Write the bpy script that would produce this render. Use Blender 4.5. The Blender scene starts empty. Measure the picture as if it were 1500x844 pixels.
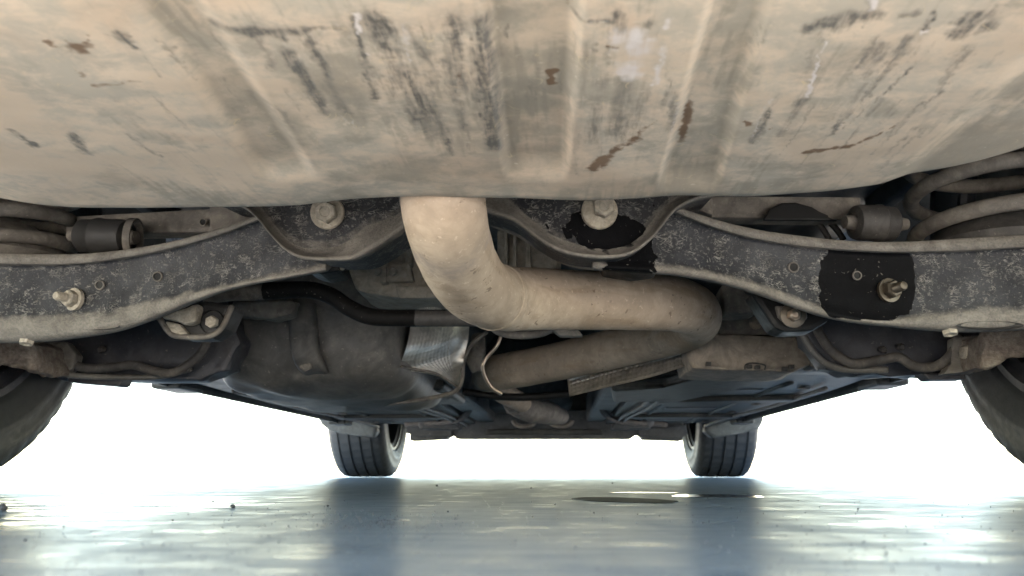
import bpy, bmesh, math, random
import numpy as np
from mathutils import Vector, Matrix, noise as mn

rnd = random.Random(7)
sc = bpy.context.scene
COL = sc.collection
R = math.radians

# ------------------------------------------------------------------ camera
F = 1300.0                                   # focal length in photo pixels (photo is 1500 wide)
CAM = np.array((0.07, 0.0, 0.026))           # phone lying almost on the floor
TH = math.atan(268 / F)
PS = math.atan(70 / F * math.cos(TH))
RIGHT = np.array((math.cos(PS), math.sin(PS), 0))
F0 = np.array((-math.sin(PS), math.cos(PS), 0))
FWD = math.cos(TH) * F0 + math.sin(TH) * np.array((0, 0, 1.0))
UPV = -math.sin(TH) * F0 + math.cos(TH) * np.array((0, 0, 1.0))
cam_data = bpy.data.cameras.new('camera')
cam = bpy.data.objects.new('camera', cam_data)
COL.objects.link(cam)
cam_data.sensor_width = 36
cam_data.lens = F / 1500 * 36
cam_data.clip_start = 0.005
cam_data.clip_end = 3000
cam.matrix_world = Matrix(((RIGHT[0], UPV[0], -FWD[0], CAM[0]), (RIGHT[1], UPV[1], -FWD[1], CAM[1]),
                           (RIGHT[2], UPV[2], -FWD[2], CAM[2]), (0, 0, 0, 1)))
cam_data.dof.use_dof = True
cam_data.dof.focus_distance = 0.85
cam_data.dof.aperture_fstop = 14
sc.camera = cam

# ------------------------------------------------------------------ light
SUN_EL, SUN_AZ = 52.0, 196.0                 # sun behind the camera (car tail), high
world = bpy.data.worlds.new('World')
sc.world = world
world.use_nodes = True
wn = world.node_tree.nodes
sky = wn.new('ShaderNodeTexSky')
sky.sky_type = 'NISHITA'
sky.sun_disc = False
sky.sun_elevation = R(SUN_EL)
sky.sun_rotation = R(SUN_AZ)
sky.dust_density = 0.4
sky.air_density = 1.25
sky.ozone_density = 1.0
bg = wn['Background']
bg.inputs['Strength'].default_value = 0.15
world.node_tree.links.new(sky.outputs['Color'], bg.inputs['Color'])
sun_d = bpy.data.lights.new('sun', 'SUN')
sun_d.energy = 4.6
sun_d.angle = R(0.6)
sun_d.color = (1.0, 0.915, 0.81)
sun = bpy.data.objects.new('sun', sun_d)
COL.objects.link(sun)
# direction from the ground to the sun (azimuth from +Y, clockwise)
sdir = Vector((math.sin(R(SUN_AZ)) * math.cos(R(SUN_EL)), math.cos(R(SUN_AZ)) * math.cos(R(SUN_EL)), math.sin(R(SUN_EL))))
sun.rotation_euler = sdir.to_track_quat('Z', 'Y').to_euler()
sun.location = (0, -3, 6)
sc.view_settings.view_transform = 'Standard'
sc.view_settings.look = 'None'
sc.view_settings.gamma = 1
sc.view_settings.use_curve_mapping = False
sc.view_settings.exposure = 3.18
sc.cycles.use_denoising = True
sc.cycles.diffuse_bounces = 6
sc.cycles.max_bounces = 10
sc.cycles.sample_clamp_indirect = 8

# ------------------------------------------------------------------ pixel -> place helpers
def ray(px, py):
    return FWD * F + RIGHT * (px - 750) + UPV * (422 - py)

def P(px, py, Y):
    d = ray(px, py)
    return CAM + d * ((Y - CAM[1]) / d[1])

def PZ(px, py, Z):
    d = ray(px, py)
    return CAM + d * ((Z - CAM[2]) / d[2])

def PX(px, py, X):
    d = ray(px, py)
    return CAM + d * ((X - CAM[0]) / d[0])

# ------------------------------------------------------------------ materials
def new_mat(name):
    m = bpy.data.materials.new(name)
    m.use_nodes = True
    return m, m.node_tree, m.node_tree.nodes['Principled BSDF']

class NT:
    """tiny helper for writing node graphs"""
    def __init__(s, nt):
        s.nt = nt
        s.tc = nt.nodes.new('ShaderNodeTexCoord')
        s.co = s.tc.outputs['Object']
    def n(s, kind, **kw):
        nd = s.nt.nodes.new(kind)
        for k, v in kw.items():
            setattr(nd, k, v)
        return nd
    def set(s, sock, v):
        if isinstance(v, bpy.types.NodeSocket):
            s.nt.links.new(v, sock)
        else:
            sock.default_value = v
    def math(s, op, a, b=0.0, c=0.0, clamp=False):
        nd = s.n('ShaderNodeMath', operation=op, use_clamp=clamp)
        s.set(nd.inputs[0], a); s.set(nd.inputs[1], b); s.set(nd.inputs[2], c)
        return nd.outputs[0]
    def mapco(s, scale=(1, 1, 1), rot=(0, 0, 0), loc=(0, 0, 0)):
        nd = s.n('ShaderNodeMapping')
        s.set(nd.inputs['Vector'], s.co)
        nd.inputs['Scale'].default_value = scale
        nd.inputs['Rotation'].default_value = rot
        nd.inputs['Location'].default_value = loc
        return nd.outputs[0]
    def noise(s, scale, detail=4, rough=0.55, dist=0.0, vec=None):
        nd = s.n('ShaderNodeTexNoise')
        s.set(nd.inputs['Vector'], vec or s.co)
        nd.inputs['Scale'].default_value = scale
        nd.inputs['Detail'].default_value = detail
        nd.inputs['Roughness'].default_value = rough
        nd.inputs['Distortion'].default_value = dist
        return nd.outputs['Fac']
    def step(s, v, lo, hi, a=0.0, b=1.0):
        nd = s.n('ShaderNodeMapRange', interpolation_type='SMOOTHSTEP')
        s.set(nd.inputs[0], v)
        for i, q in enumerate((lo, hi, a, b)):
            s.set(nd.inputs[1 + i], q)
        return nd.outputs[0]
    def mix(s, f, a, b):
        nd = s.n('ShaderNodeMix', data_type='RGBA')
        s.set(nd.inputs[0], f)
        s.set(nd.inputs[6], a if isinstance(a, bpy.types.NodeSocket) else (*a, 1))
        s.set(nd.inputs[7], b if isinstance(b, bpy.types.NodeSocket) else (*b, 1))
        return nd.outputs[2]
    def wear(s):
        a = s.n('ShaderNodeAttribute', attribute_name='wear')
        sp = s.n('ShaderNodeSeparateColor')
        s.nt.links.new(a.outputs['Color'], sp.inputs[0])
        return sp.outputs
    def bump(s, h, strength, dist, bsdf):
        b = s.n('ShaderNodeBump')
        s.set(b.inputs['Height'], h)
        b.inputs['Strength'].default_value = strength
        b.inputs['Distance'].default_value = dist
        s.nt.links.new(b.outputs[0], bsdf.inputs['Normal'])

def grime(name, base, base2, dust=None, dust_amt=0.35, rough=0.7, scale=14, metal=0.0, flecks=0.0, bump=0.25,
          dustw=(0.34, 0.30, 0.25), spec=0.4):
    """dirty underbody surface: two-tone base, caked dust, fine specks, optional curly straw-like scratches.
       vertex attribute wear: R = caked dust, G = washed / wiped dark, B = rust or bare"""
    m, nt, b = new_mat(name)
    g = NT(nt)
    n1 = g.noise(scale, 6, 0.62, 0.4)
    n2 = g.noise(scale * 5.3, 5, 0.65)
    n3 = g.noise(scale * 30, 3, 0.6)
    w = g.wear()
    col = g.mix(g.step(n1, 0.35, 0.65), base, base2)
    dust = dust or dustw
    lo = 0.78 - dust_amt
    dm = g.math('ADD', g.math('MULTIPLY', n1, 0.55), g.math('MULTIPLY', n2, 0.45))
    dm = g.math('ADD', dm, g.math('MULTIPLY', w[0], 0.75))
    dm = g.step(dm, lo, lo + 0.28)
    dm = g.math('MULTIPLY', dm, g.step(n3, 0.2, 0.65, 0.55, 1.0))
    rgh = rough
    wash = g.step(g.math('ADD', w[1], g.math('MULTIPLY', g.math('SUBTRACT', n2, 0.5), 0.5)), 0.42, 0.56)
    if flecks > 0:
        ln = g.math('ABSOLUTE', g.math('SUBTRACT', g.noise(62, 1.5, 0.5, 2.4, g.mapco((0.7, 1, 1.5))), 0.5))
        ln = g.step(ln, 0.006, 0.028, 1, 0)
        ln2 = g.math('ABSOLUTE', g.math('SUBTRACT', g.noise(140, 1.5, 0.5, 1.8, g.mapco((0.5, 1, 1.6), (0.3, 0.2, 0.4))), 0.5))
        ln = g.math('MAXIMUM', ln, g.math('MULTIPLY', g.step(ln2, 0.01, 0.05, 1, 0), 0.6))
        gate = g.step(g.noise(85, 2, 0.5), 0.50, 0.58)
        sp = g.step(g.noise(330, 3, 0.65), 0.55, 0.68)
        patch = g.step(g.noise(22, 3, 0.6), 0.30, 0.62, 0.5, 1)
        fl = g.math('MAXIMUM', g.math('MULTIPLY', ln, gate), g.math('MULTIPLY', sp, 0.55))
        fl = g.math('MULTIPLY', g.math('MULTIPLY', fl, patch), flecks)
        fl = g.math('MULTIPLY', fl, g.math('SUBTRACT', 1.0, wash))
        fl = g.math('MULTIPLY', fl, g.math('SUBTRACT', 1.0, dm))
    dm = g.math('MULTIPLY', dm, g.math('SUBTRACT', 1.0, wash))
    col = g.mix(dm, col, dust)
    dk = g.mix(wash, col, tuple(0.2 * c for c in base))
    col = dk
    if flecks > 0:
        col = g.mix(fl, col, (0.29, 0.275, 0.25))
    rust = g.step(g.math('ADD', w[2], g.math('MULTIPLY', g.math('SUBTRACT', n2, 0.5), 0.7)), 0.4, 0.62)
    col = g.mix(rust, col, (0.17, 0.095, 0.055))
    n4 = g.noise(scale * 2.4, 7, 0.72, 0.8)
    mo = g.n('ShaderNodeMix', data_type='RGBA', blend_type='MULTIPLY')
    g.set(mo.inputs[0], 0.8); g.set(mo.inputs[6], col)
    sh = g.step(n4, 0.3, 0.7, 0.5, 1.12)
    cx = g.n('ShaderNodeCombineColor')
    for q in range(3): g.set(cx.inputs[q], sh)
    g.set(mo.inputs[7], cx.outputs[0]); col = mo.outputs[2]
    # stone-chip specks
    chips = g.step(g.noise(scale * 16, 2, 0.5, 0.5), 0.68, 0.74)
    col = g.mix(g.math('MULTIPLY', chips, 0.45), col, tuple(min(1, c * 1.25) for c in dust))
    nt.links.new(col, b.inputs['Base Color'])
    g.set(b.inputs['Roughness'], g.math('ADD', g.math('MULTIPLY', dm, 0.9 - rough), rgh, clamp=True))
    b.inputs['Metallic'].default_value = metal
    g.set(b.inputs['Specular IOR Level'], g.math('MULTIPLY', spec, g.math('SUBTRACT', 1.0, g.math('MULTIPLY', wash, 0.75))))
    h = g.math('ADD', g.math('MULTIPLY', n2, 0.6), g.math('MULTIPLY', n3, 0.3))
    h = g.math('ADD', h, g.math('MULTIPLY', dm, 0.5))
    if flecks > 0:
        h = g.math('ADD', h, g.math('MULTIPLY', fl, 0.8))
    g.bump(h, bump, 0.002, b)
    return m

def plain(name, col, rough=0.5, metal=0.0, spec=0.5, var=0.25, scale=30, bump=0.1):
    m, nt, b = new_mat(name)
    g = NT(nt)
    n1 = g.noise(scale, 5, 0.6)
    c = g.mix(n1, tuple(c * (1 - var) for c in col), tuple(min(1, c * (1 + var)) for c in col))
    nt.links.new(c, b.inputs['Base Color'])
    g.set(b.inputs['Roughness'], g.step(n1, 0.3, 0.7, max(0.02, rough - 0.08), min(1, rough + 0.08)))
    b.inputs['Metallic'].default_value = metal
    b.inputs['Specular IOR Level'].default_value = spec
    if bump:
        g.bump(g.noise(scale * 4, 4, 0.6), bump, 0.002, b)
    return m

def mat_muffler():
    m, nt, b = new_mat('dusty_muffler_steel')
    g = NT(nt)
    w = g.wear()
    streak = g.noise(1, 6, 0.65, 0.3, g.mapco((150, 9, 60)))
    fine = g.noise(1, 5, 0.7, 0.2, g.mapco((420, 60, 200)))
    cloud = g.noise(9, 6, 0.6, 0.6)
    mott = g.noise(48, 6, 0.7, 0.3)
    tan = g.mix(g.step(cloud, 0.3, 0.7), (0.56, 0.455, 0.345), (0.68, 0.565, 0.44))
    grey = g.mix(mott, (0.35, 0.325, 0.275), (0.46, 0.425, 0.35))
    gm = g.step(g.math('ADD', g.math('MULTIPLY', cloud, 0.5), g.math('MULTIPLY', mott, 0.5)), 0.44, 0.60)
    col = g.mix(g.math('MULTIPLY', gm, 0.8), tan, grey)
    col = g.mix(g.math('MULTIPLY', g.step(g.noise(5.5, 4, 0.6, 0.8), 0.50, 0.7), 0.6), col, (0.52, 0.375, 0.265))
    # alpha-like channel: grey smears plus shade painted into the recessed flutes, own attribute
    sm = g.n('ShaderNodeAttribute', attribute_name='smear')
    smf = g.step(g.math('ADD', sm.outputs['Fac'], g.math('MULTIPLY', g.math('SUBTRACT', mott, 0.5), 1.1)), 0.12, 0.85)
    col = g.mix(g.math('MULTIPLY', smf, 0.75), col, g.mix(fine, (0.24, 0.215, 0.17), (0.33, 0.295, 0.235)))
    pert = g.math('ADD', g.math('MULTIPLY', g.math('SUBTRACT', streak, 0.5), 1.1), g.math('MULTIPLY', g.math('SUBTRACT', fine, 0.5), 0.9))
    dk = g.step(g.math('ADD', w[0], g.math('MULTIPLY', pert, 0.8)), 0.12, 0.95)
    dk = g.math('MULTIPLY', dk, g.step(w[0], 0.02, 0.2))
    dk = g.math('MULTIPLY', dk, g.step(g.math('ADD', g.math('MULTIPLY', fine, 0.6), g.math('MULTIPLY', g.noise(230, 4, 0.7), 0.4)), 0.40, 0.58, 0.42, 1.0))
    dcol = g.mix(g.step(w[0], 0.75, 0.95), g.mix(fine, (0.115, 0.108, 0.095), (0.24, 0.215, 0.18)), g.mix(fine, (0.045, 0.046, 0.045), (0.11, 0.108, 0.10)))
    col = g.mix(g.math('MULTIPLY', dk, 0.88), col, dcol)
    rs = g.step(g.math('ADD', w[1], g.math('MULTIPLY', g.math('SUBTRACT', mott, 0.5), 1.5)), 0.35, 0.85)
    rs = g.math('MULTIPLY', rs, g.step(w[1], 0.02, 0.2))
    col = g.mix(g.math('MULTIPLY', rs, 0.85), col, (0.15, 0.085, 0.045))
    wt = g.step(g.math('ADD', w[2], g.math('MULTIPLY', pert, 0.6)), 0.3, 1.0)
    wt = g.math('MULTIPLY', wt, g.step(w[2], 0.02, 0.2))
    col = g.mix(wt, col, g.mix(mott, (0.50, 0.42, 0.38), (0.80, 0.77, 0.74)))
    # thin straw-coloured nicks and pale specks
    ln = g.math('ABSOLUTE', g.math('SUBTRACT', g.noise(34, 1.2, 0.5, 1.6), 0.5))
    ln = g.math('MULTIPLY', g.step(ln, 0.0015, 0.006, 1, 0), g.step(g.noise(55, 2, 0.5), 0.55, 0.62))
    col = g.mix(g.math('MULTIPLY', ln, 0.6), col, (0.66, 0.53, 0.33))
    sp = g.step(g.noise(170, 2, 0.5), 0.70, 0.76)
    col = g.mix(g.math('MULTIPLY', sp, 0.5), col, (0.62, 0.54, 0.42))
    nt.links.new(col, b.inputs['Base Color'])
    g.set(b.inputs['Roughness'], g.math('SUBTRACT', 0.66, g.math('MULTIPLY', dk, 0.2)))
    b.inputs['Specular IOR Level'].default_value = 0.35
    h = g.math('ADD', g.math('MULTIPLY', mott, 0.5), g.math('MULTIPLY', fine, 0.25))
    h = g.math('SUBTRACT', h, g.math('MULTIPLY', dk, 0.4))
    g.bump(h, 0.22, 0.002, b)
    return m

M = {}
M['muffler'] = mat_muffler()
def mat_pipe(name, a, b_, stain):
    m, nt, b = new_mat(name)
    g = NT(nt)
    n1 = g.noise(11, 6, 0.62, 0.5); n2 = g.noise(55, 6, 0.7, 0.3); n3 = g.noise(260, 4, 0.65)
    col = g.mix(g.step(n1, 0.35, 0.65), a, b_)
    col = g.mix(g.math('MULTIPLY', g.step(n2, 0.42, 0.7), 0.5), col, tuple(0.72 * q for q in a))
    col = g.mix(g.math('MULTIPLY', g.step(g.noise(24, 7, 0.7, 0.7), 0.46, 0.66), 0.6), col, tuple(0.62 * q for q in b_))
    st = g.step(g.noise(1, 6, 0.6, 0.6, g.mapco((10, 10, 46))), 0.48, 0.66)
    col = g.mix(g.math('MULTIPLY', st, stain), col, (0.21, 0.15, 0.095))
    pit = g.math('MULTIPLY', g.step(g.noise(130, 2, 0.5, 0.8), 0.63, 0.69), g.step(g.noise(18, 3, 0.6), 0.44, 0.6))
    col = g.mix(g.math('MULTIPLY', pit, 0.75), col, (0.13, 0.095, 0.07))
    hi = g.step(g.noise(210, 3, 0.6, 0.5), 0.62, 0.70)
    col = g.mix(g.math('MULTIPLY', hi, 0.5), col, tuple(min(1, 1.35 * q) for q in b_))
    w = g.wear()
    col = g.mix(g.math('MULTIPLY', g.step(g.math('ADD', w[0], g.math('MULTIPLY', g.math('SUBTRACT', n2, 0.5), 1.2)), 0.35, 0.7), 0.75), col, g.mix(n3, (0.22, 0.19, 0.17), (0.34, 0.29, 0.25)))
    nt.links.new(col, b.inputs['Base Color'])
    b.inputs['Roughness'].default_value = 0.85
    b.inputs['Specular IOR Level'].default_value = 0.12
    h = g.math('ADD', g.math('MULTIPLY', n2, 0.6), g.math('MULTIPLY', n3, 0.3))
    g.bump(g.math('SUBTRACT', h, g.math('MULTIPLY', pit, 0.5)), 0.35, 0.002, b)
    return m

M['pipe'] = mat_pipe('dusty_exhaust_steel', (0.35, 0.28, 0.215), (0.45, 0.365, 0.28), 0.45)
M['pipe_old'] = mat_pipe('browned_exhaust_steel', (0.25, 0.205, 0.16), (0.33, 0.275, 0.215), 0.55)
M['coat'] = grime('black_chassis_coating', (0.020, 0.021, 0.025), (0.044, 0.045, 0.049), (0.20, 0.182, 0.158), 0.14, 0.6, 16, flecks=1.0, bump=0.6, spec=0.25)
M['grey_metal'] = grime('dust_grey_metal', (0.115, 0.103, 0.09), (0.165, 0.148, 0.128), (0.245, 0.22, 0.185), 0.34, 0.7, 18)
M['casting'] = grime('dusty_alloy_casting', (0.27, 0.245, 0.21), (0.33, 0.30, 0.25), (0.36, 0.32, 0.26), 0.40, 0.65, 22)
M['tank'] = grime('dirty_black_tank', (0.075, 0.072, 0.068), (0.125, 0.117, 0.107), (0.22, 0.20, 0.17), 0.30, 0.55, 12, bump=0.2)
M['tank_dust'] = grime('mud_caked_plastic', (0.16, 0.135, 0.11), (0.20, 0.17, 0.14), (0.27, 0.23, 0.185), 0.40, 0.75, 16)
M['belly'] = grime('grey_underbody_panel', (0.020, 0.021, 0.019), (0.040, 0.041, 0.037), (0.105, 0.10, 0.088), 0.30, 0.55, 9, bump=0.4, spec=0.3)
M['spat'] = grime('grey_plastic_spat', (0.05, 0.056, 0.056), (0.075, 0.08, 0.08), (0.16, 0.16, 0.15), 0.3, 0.55, 20, spec=0.3)
M['floor_pan'] = grime('dark_floor_pan', (0.045, 0.048, 0.05), (0.075, 0.078, 0.08), (0.15, 0.145, 0.132), 0.22, 0.6, 8)
M['dark_arm'] = grime('dark_trailing_arm', (0.026, 0.027, 0.034), (0.05, 0.048, 0.052), (0.16, 0.135, 0.115), 0.22, 0.5, 14)
M['bolt'] = grime('dusty_bolt_steel', (0.30, 0.265, 0.215), (0.37, 0.33, 0.27), (0.42, 0.37, 0.29), 0.40, 0.6, 60, bump=0.2)
M['bolt_oiled'] = plain('bare_brown_bolt_steel', (0.085, 0.07, 0.052), 0.4, 0.6, scale=90)
M['rubber'] = plain('old_rubber', (0.022, 0.021, 0.02), 0.65, scale=60)
M['black'] = plain('clean_black_paint', (0.010, 0.010, 0.010), 0.5, scale=60, spec=0.15)
M['tyre'] = plain('tyre_rubber', (0.022, 0.024, 0.026), 0.6, scale=80, bump=0.2)
M['rim'] = plain('alloy_rim', (0.52, 0.53, 0.54), 0.32, 0.85, scale=40, var=0.1)
M['rim_dull'] = plain('dull_alloy_rim', (0.035, 0.037, 0.04), 0.5, 0.2, scale=40, var=0.2)
M['spring'] = grime('dark_spring_steel', (0.045, 0.042, 0.04), (0.075, 0.07, 0.064), (0.19, 0.17, 0.145), 0.26, 0.6, 22)
M['hose'] = grime('dusty_rubber_hose', (0.05, 0.045, 0.042), (0.08, 0.072, 0.064), (0.17, 0.148, 0.122), 0.28, 0.75, 30)
M['rust'] = grime('rusty_knuckle_iron', (0.13, 0.10, 0.08), (0.20, 0.165, 0.135), (0.30, 0.26, 0.215), 0.34, 0.8, 45, bump=0.7)
M['foil'] = grime('embossed_foil_shield', (0.52, 0.475, 0.41), (0.62, 0.565, 0.49), (0.40, 0.365, 0.32), 0.16, 0.34, 14, metal=0.65, bump=0.03)
M['wire'] = plain('bare_steel_wire', (0.46, 0.36, 0.27), 0.35, 0.8, scale=80)
M['paint'] = plain('silver_body_paint', (0.45, 0.46, 0.47), 0.3, 0.3, scale=5, var=0.03, bump=0)
M['glass'] = plain('dark_window_glass', (0.02, 0.022, 0.025), 0.06, scale=5, bump=0)
M['disc'] = plain('brake_disc_iron', (0.20, 0.17, 0.15), 0.5, 0.6, scale=50)

# ------------------------------------------------------------------ object helpers
CAR = bpy.data.objects.new('car', None)
COL.objects.link(CAR)
CAR.location = (0, 2.3, 0)
CAR['label'] = 'car seen from beneath its tail, dusty muffler and bent exhaust pipe above a wet floor'
CAR['category'] = 'car'
CAR_INV = Matrix.Translation((0, 2.3, 0)).inverted()

def link(name, me, mat, parent=CAR, label=None):
    o = bpy.data.objects.new(name, me)
    COL.objects.link(o)
    if mat is not None and not me.materials:
        me.materials.append(mat)
    if parent is not None:
        o.parent = parent
        o.matrix_parent_inverse = CAR_INV
        if parent is not CAR:
            o.matrix_parent_inverse = Matrix.Identity(4)
    if label:
        o['label'] = label
    return o

def mesh(name, verts, faces, mat, parent=CAR, smooth=True, label=None, wear=None, flip=False):
    me = bpy.data.meshes.new(name)
    me.from_pydata([tuple(map(float, v)) for v in verts], [], [tuple(f) for f in faces])
    bm = bmesh.new(); bm.from_mesh(me)
    if len(bm.faces) < 60000:
        bmesh.ops.recalc_face_normals(bm, faces=bm.faces)
    bm.to_mesh(me); bm.free()
    if wear is not None:
        a = me.color_attributes.new('wear', 'FLOAT_COLOR', 'POINT')
        w = np.ones((len(verts), 4), 'f'); w[:, :3] = wear
        a.data.foreach_set('color', w.ravel())
    if smooth:
        me.polygons.foreach_set('use_smooth', [True] * len(me.polygons))
    me.update()
    return link(name, me, mat, parent, label)

def grid_faces(nr, nc, closed_r=False, closed_c=False):
    fs = []
    for i in range(nr if closed_r else nr - 1):
        for j in range(nc if closed_c else nc - 1):
            a, b = i * nc + j, i * nc + (j + 1) % nc
            c, d = ((i + 1) % nr) * nc + (j + 1) % nc, ((i + 1) % nr) * nc + j
            fs.append((a, b, c, d))
    return fs

def loft(name, rows, mat, parent=CAR, closed_c=False, closed_r=False, caps=False, label=None, wear=None, smooth=True):
    rows = [np.asarray(r, float) for r in rows]
    nr, nc = len(rows), len(rows[0])
    fs = grid_faces(nr, nc, closed_r, closed_c)
    if caps:
        fs.append(tuple(range(nc))); fs.append(tuple((nr - 1) * nc + j for j in range(nc)))
    return mesh(name, np.concatenate(rows), fs, mat, parent, smooth, label, wear)

def spline(pts, n):
    """Catmull-Rom through the points (any dimension), n samples, even in chord length"""
    p = np.asarray(pts, float)
    q = np.vstack([2 * p[0] - p[1], p, 2 * p[-1] - p[-2]])
    L = np.concatenate([[0], np.cumsum(np.linalg.norm(np.diff(p[:, :min(3, p.shape[1])], axis=0), axis=1))])
    out = []
    for s in np.linspace(0, L[-1], n):
        i = min(max(np.searchsorted(L, s) - 1, 0), len(p) - 2)
        t = (s - L[i]) / max(1e-9, L[i + 1] - L[i])
        a, b, c, d = q[i], q[i + 1], q[i + 2], q[i + 3]
        out.append(0.5 * (2 * b + (c - a) * t + (2 * a - 5 * b + 4 * c - d) * t * t + (3 * b - a - 3 * c + d) * t ** 3))
    return np.array(out)

def frames(path):
    T = np.gradient(path, axis=0)
    T /= np.linalg.norm(T, axis=1)[:, None]
    u = np.cross(T[0], (0.3, 0.2, 1.0)); u /= np.linalg.norm(u)
    U = []
    for t in T:
        u = u - t * (u @ t); u /= np.linalg.norm(u)
        U.append(u)
    U = np.array(U)
    return T, U, np.cross(T, U)

def tube(name, pts, rad, mat, parent=CAR, seg=14, n=None, caps=True, label=None, lump=0.0, wear=None, hollow=False):
    pts = np.asarray(pts, float)
    rad = np.full(len(pts), rad, float) if np.isscalar(rad) else np.asarray(rad, float)
    n = n or max(8, len(pts) * 8)
    sp = spline(np.column_stack([pts, rad]), n) if len(pts) > 2 else np.linspace(np.append(pts[0], rad[0]), np.append(pts[1], rad[1]), n)
    path, rr = sp[:, :3], sp[:, 3]
    T, U, V = frames(path)
    rows = []
    for i in range(n):
        ring = []
        for k in range(seg):
            a = 2 * math.pi * k / seg
            d = U[i] * math.cos(a) + V[i] * math.sin(a)
            r = rr[i]
            if lump:
                r *= 1 + lump * mn.noise(Vector(path[i] + d * 0.02) * 45)
            ring.append(path[i] + d * r)
        rows.append(ring)
    return loft(name, rows, mat, parent, closed_c=True, caps=caps, label=label, wear=wear)

def from_bm(name, bm, mat, parent=CAR, smooth=False, label=None):
    bmesh.ops.recalc_face_normals(bm, faces=bm.faces)
    me = bpy.data.meshes.new(name)
    bm.to_mesh(me); bm.free()
    if smooth:
        me.polygons.foreach_set('use_smooth', [True] * len(me.polygons))
    return link(name, me, mat, parent, label)

def slab(name, outline, Y, depth, mat, parent=CAR, bevel=0.003, rough=0.0, label=None, cuts=0):
    """plate whose outline faces the rear of the car; outline of (px, py[, dY]) at depth Y, thick towards the front"""
    bm = bmesh.new()
    front = [bm.verts.new(P(o[0], o[1], Y + (o[2] if len(o) > 2 else 0))) for o in outline]
    back = [bm.verts.new(v.co + Vector((0, depth, 0))) for v in front]
    n = len(front)
    bm.faces.new(front); bm.faces.new(back[::-1])
    for i in range(n):
        bm.faces.new((front[i], back[i], back[(i + 1) % n], front[(i + 1) % n]))
    if bevel:
        bmesh.ops.bevel(bm, geom=list(bm.edges), offset=bevel, segments=2, affect='EDGES', profile=0.6, clamp_overlap=True)
    if rough:
        bmesh.ops.triangulate(bm, faces=bm.faces)
        bmesh.ops.subdivide_edges(bm, edges=bm.edges, cuts=3, use_grid_fill=True)
        for v in bm.verts:
            v.co += Vector((mn.noise(v.co * 60), mn.noise(v.co * 60 + Vector((9, 0, 0))), mn.noise(v.co * 60 + Vector((0, 7, 0))))) * rough
    return from_bm(name, bm, mat, parent, smooth=bool(rough), label=label)

def box(name, lo, hi, mat, parent=CAR, bevel=0.01, seg=3, label=None, smooth=True, taper=None):
    bm = bmesh.new()
    bmesh.ops.create_cube(bm, size=1)
    lo, hi = Vector(lo), Vector(hi)
    for v in bm.verts:
        t = v.co + Vector((0.5, 0.5, 0.5))
        v.co = Vector((lo.x + (hi.x - lo.x) * t.x, lo.y + (hi.y - lo.y) * t.y, lo.z + (hi.z - lo.z) * t.z))
        if taper and t.z < 0.5:
            c = (lo + hi) / 2
            v.co.x = c.x + (v.co.x - c.x) * taper[0]
            v.co.y = c.y + (v.co.y - c.y) * taper[1]
    if bevel:
        bmesh.ops.bevel(bm, geom=list(bm.edges), offset=bevel, segments=seg, affect='EDGES', profile=0.5, clamp_overlap=True)
    o = from_bm(name, bm, mat, parent, smooth=smooth, label=label)
    if smooth:
        o.data.set_sharp_from_angle(angle=R(40))
    return o

def lathe(name, prof, origin, axis, mat, parent=CAR, seg=28, label=None, hexa=None):
    """prof: (distance along axis, radius)"""
    ax = Vector(axis).normalized()
    u = ax.orthogonal().normalized(); v = ax.cross(u)
    o = Vector(origin)
    rows = []
    for d, r in prof:
        rows.append([o + ax * d + (u * math.cos(2 * math.pi * k / seg) + v * math.sin(2 * math.pi * k / seg)) * max(r, 1e-5) for k in range(seg)])
    ob = loft(name, rows, mat, parent, closed_c=True, label=label)
    ob.data.set_sharp_from_angle(angle=R(35))
    return ob

def hex_head(name, origin, axis, r, h, mat, parent, label=None, rot=0.2):
    ax = Vector(axis).normalized()
    u = ax.orthogonal().normalized(); v = ax.cross(u)
    o = Vector(origin)
    rows = []
    for d, f in ((0, 1.0), (h * 0.8, 1.0), (h, 0.86), (h, 0.5), (h * 0.93, 0.44), (h * 0.93, 0.001)):
        ring = []
        for k in range(24):
            a = 2 * math.pi * k / 24
            sec = ((a + math.pi / 6) % (math.pi / 3)) - math.pi / 6
            rr = r * 0.866 / math.cos(sec) if f > 0.6 else r
            a2 = a + rot
            ring.append(o + ax * d + (u * math.cos(a2) + v * math.sin(a2)) * rr * f)
        rows.append(ring)
    ob = loft(name, rows, mat, parent, closed_c=True, label=label)
    ob.data.set_sharp_from_angle(angle=R(25))
    return ob

def band(stations, pxs, smooth=9):
    xs = [s[0] for s in stations]; ys = [s[1] for s in stations]
    y = np.interp(pxs, xs, ys)
    k = np.ones(smooth) / smooth
    pad = smooth // 2
    yp = np.concatenate([2 * y[0] - y[1:pad + 1][::-1], y, 2 * y[-1] - y[-pad - 1:-1][::-1]])
    return np.convolve(yp, k, 'valid')

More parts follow.
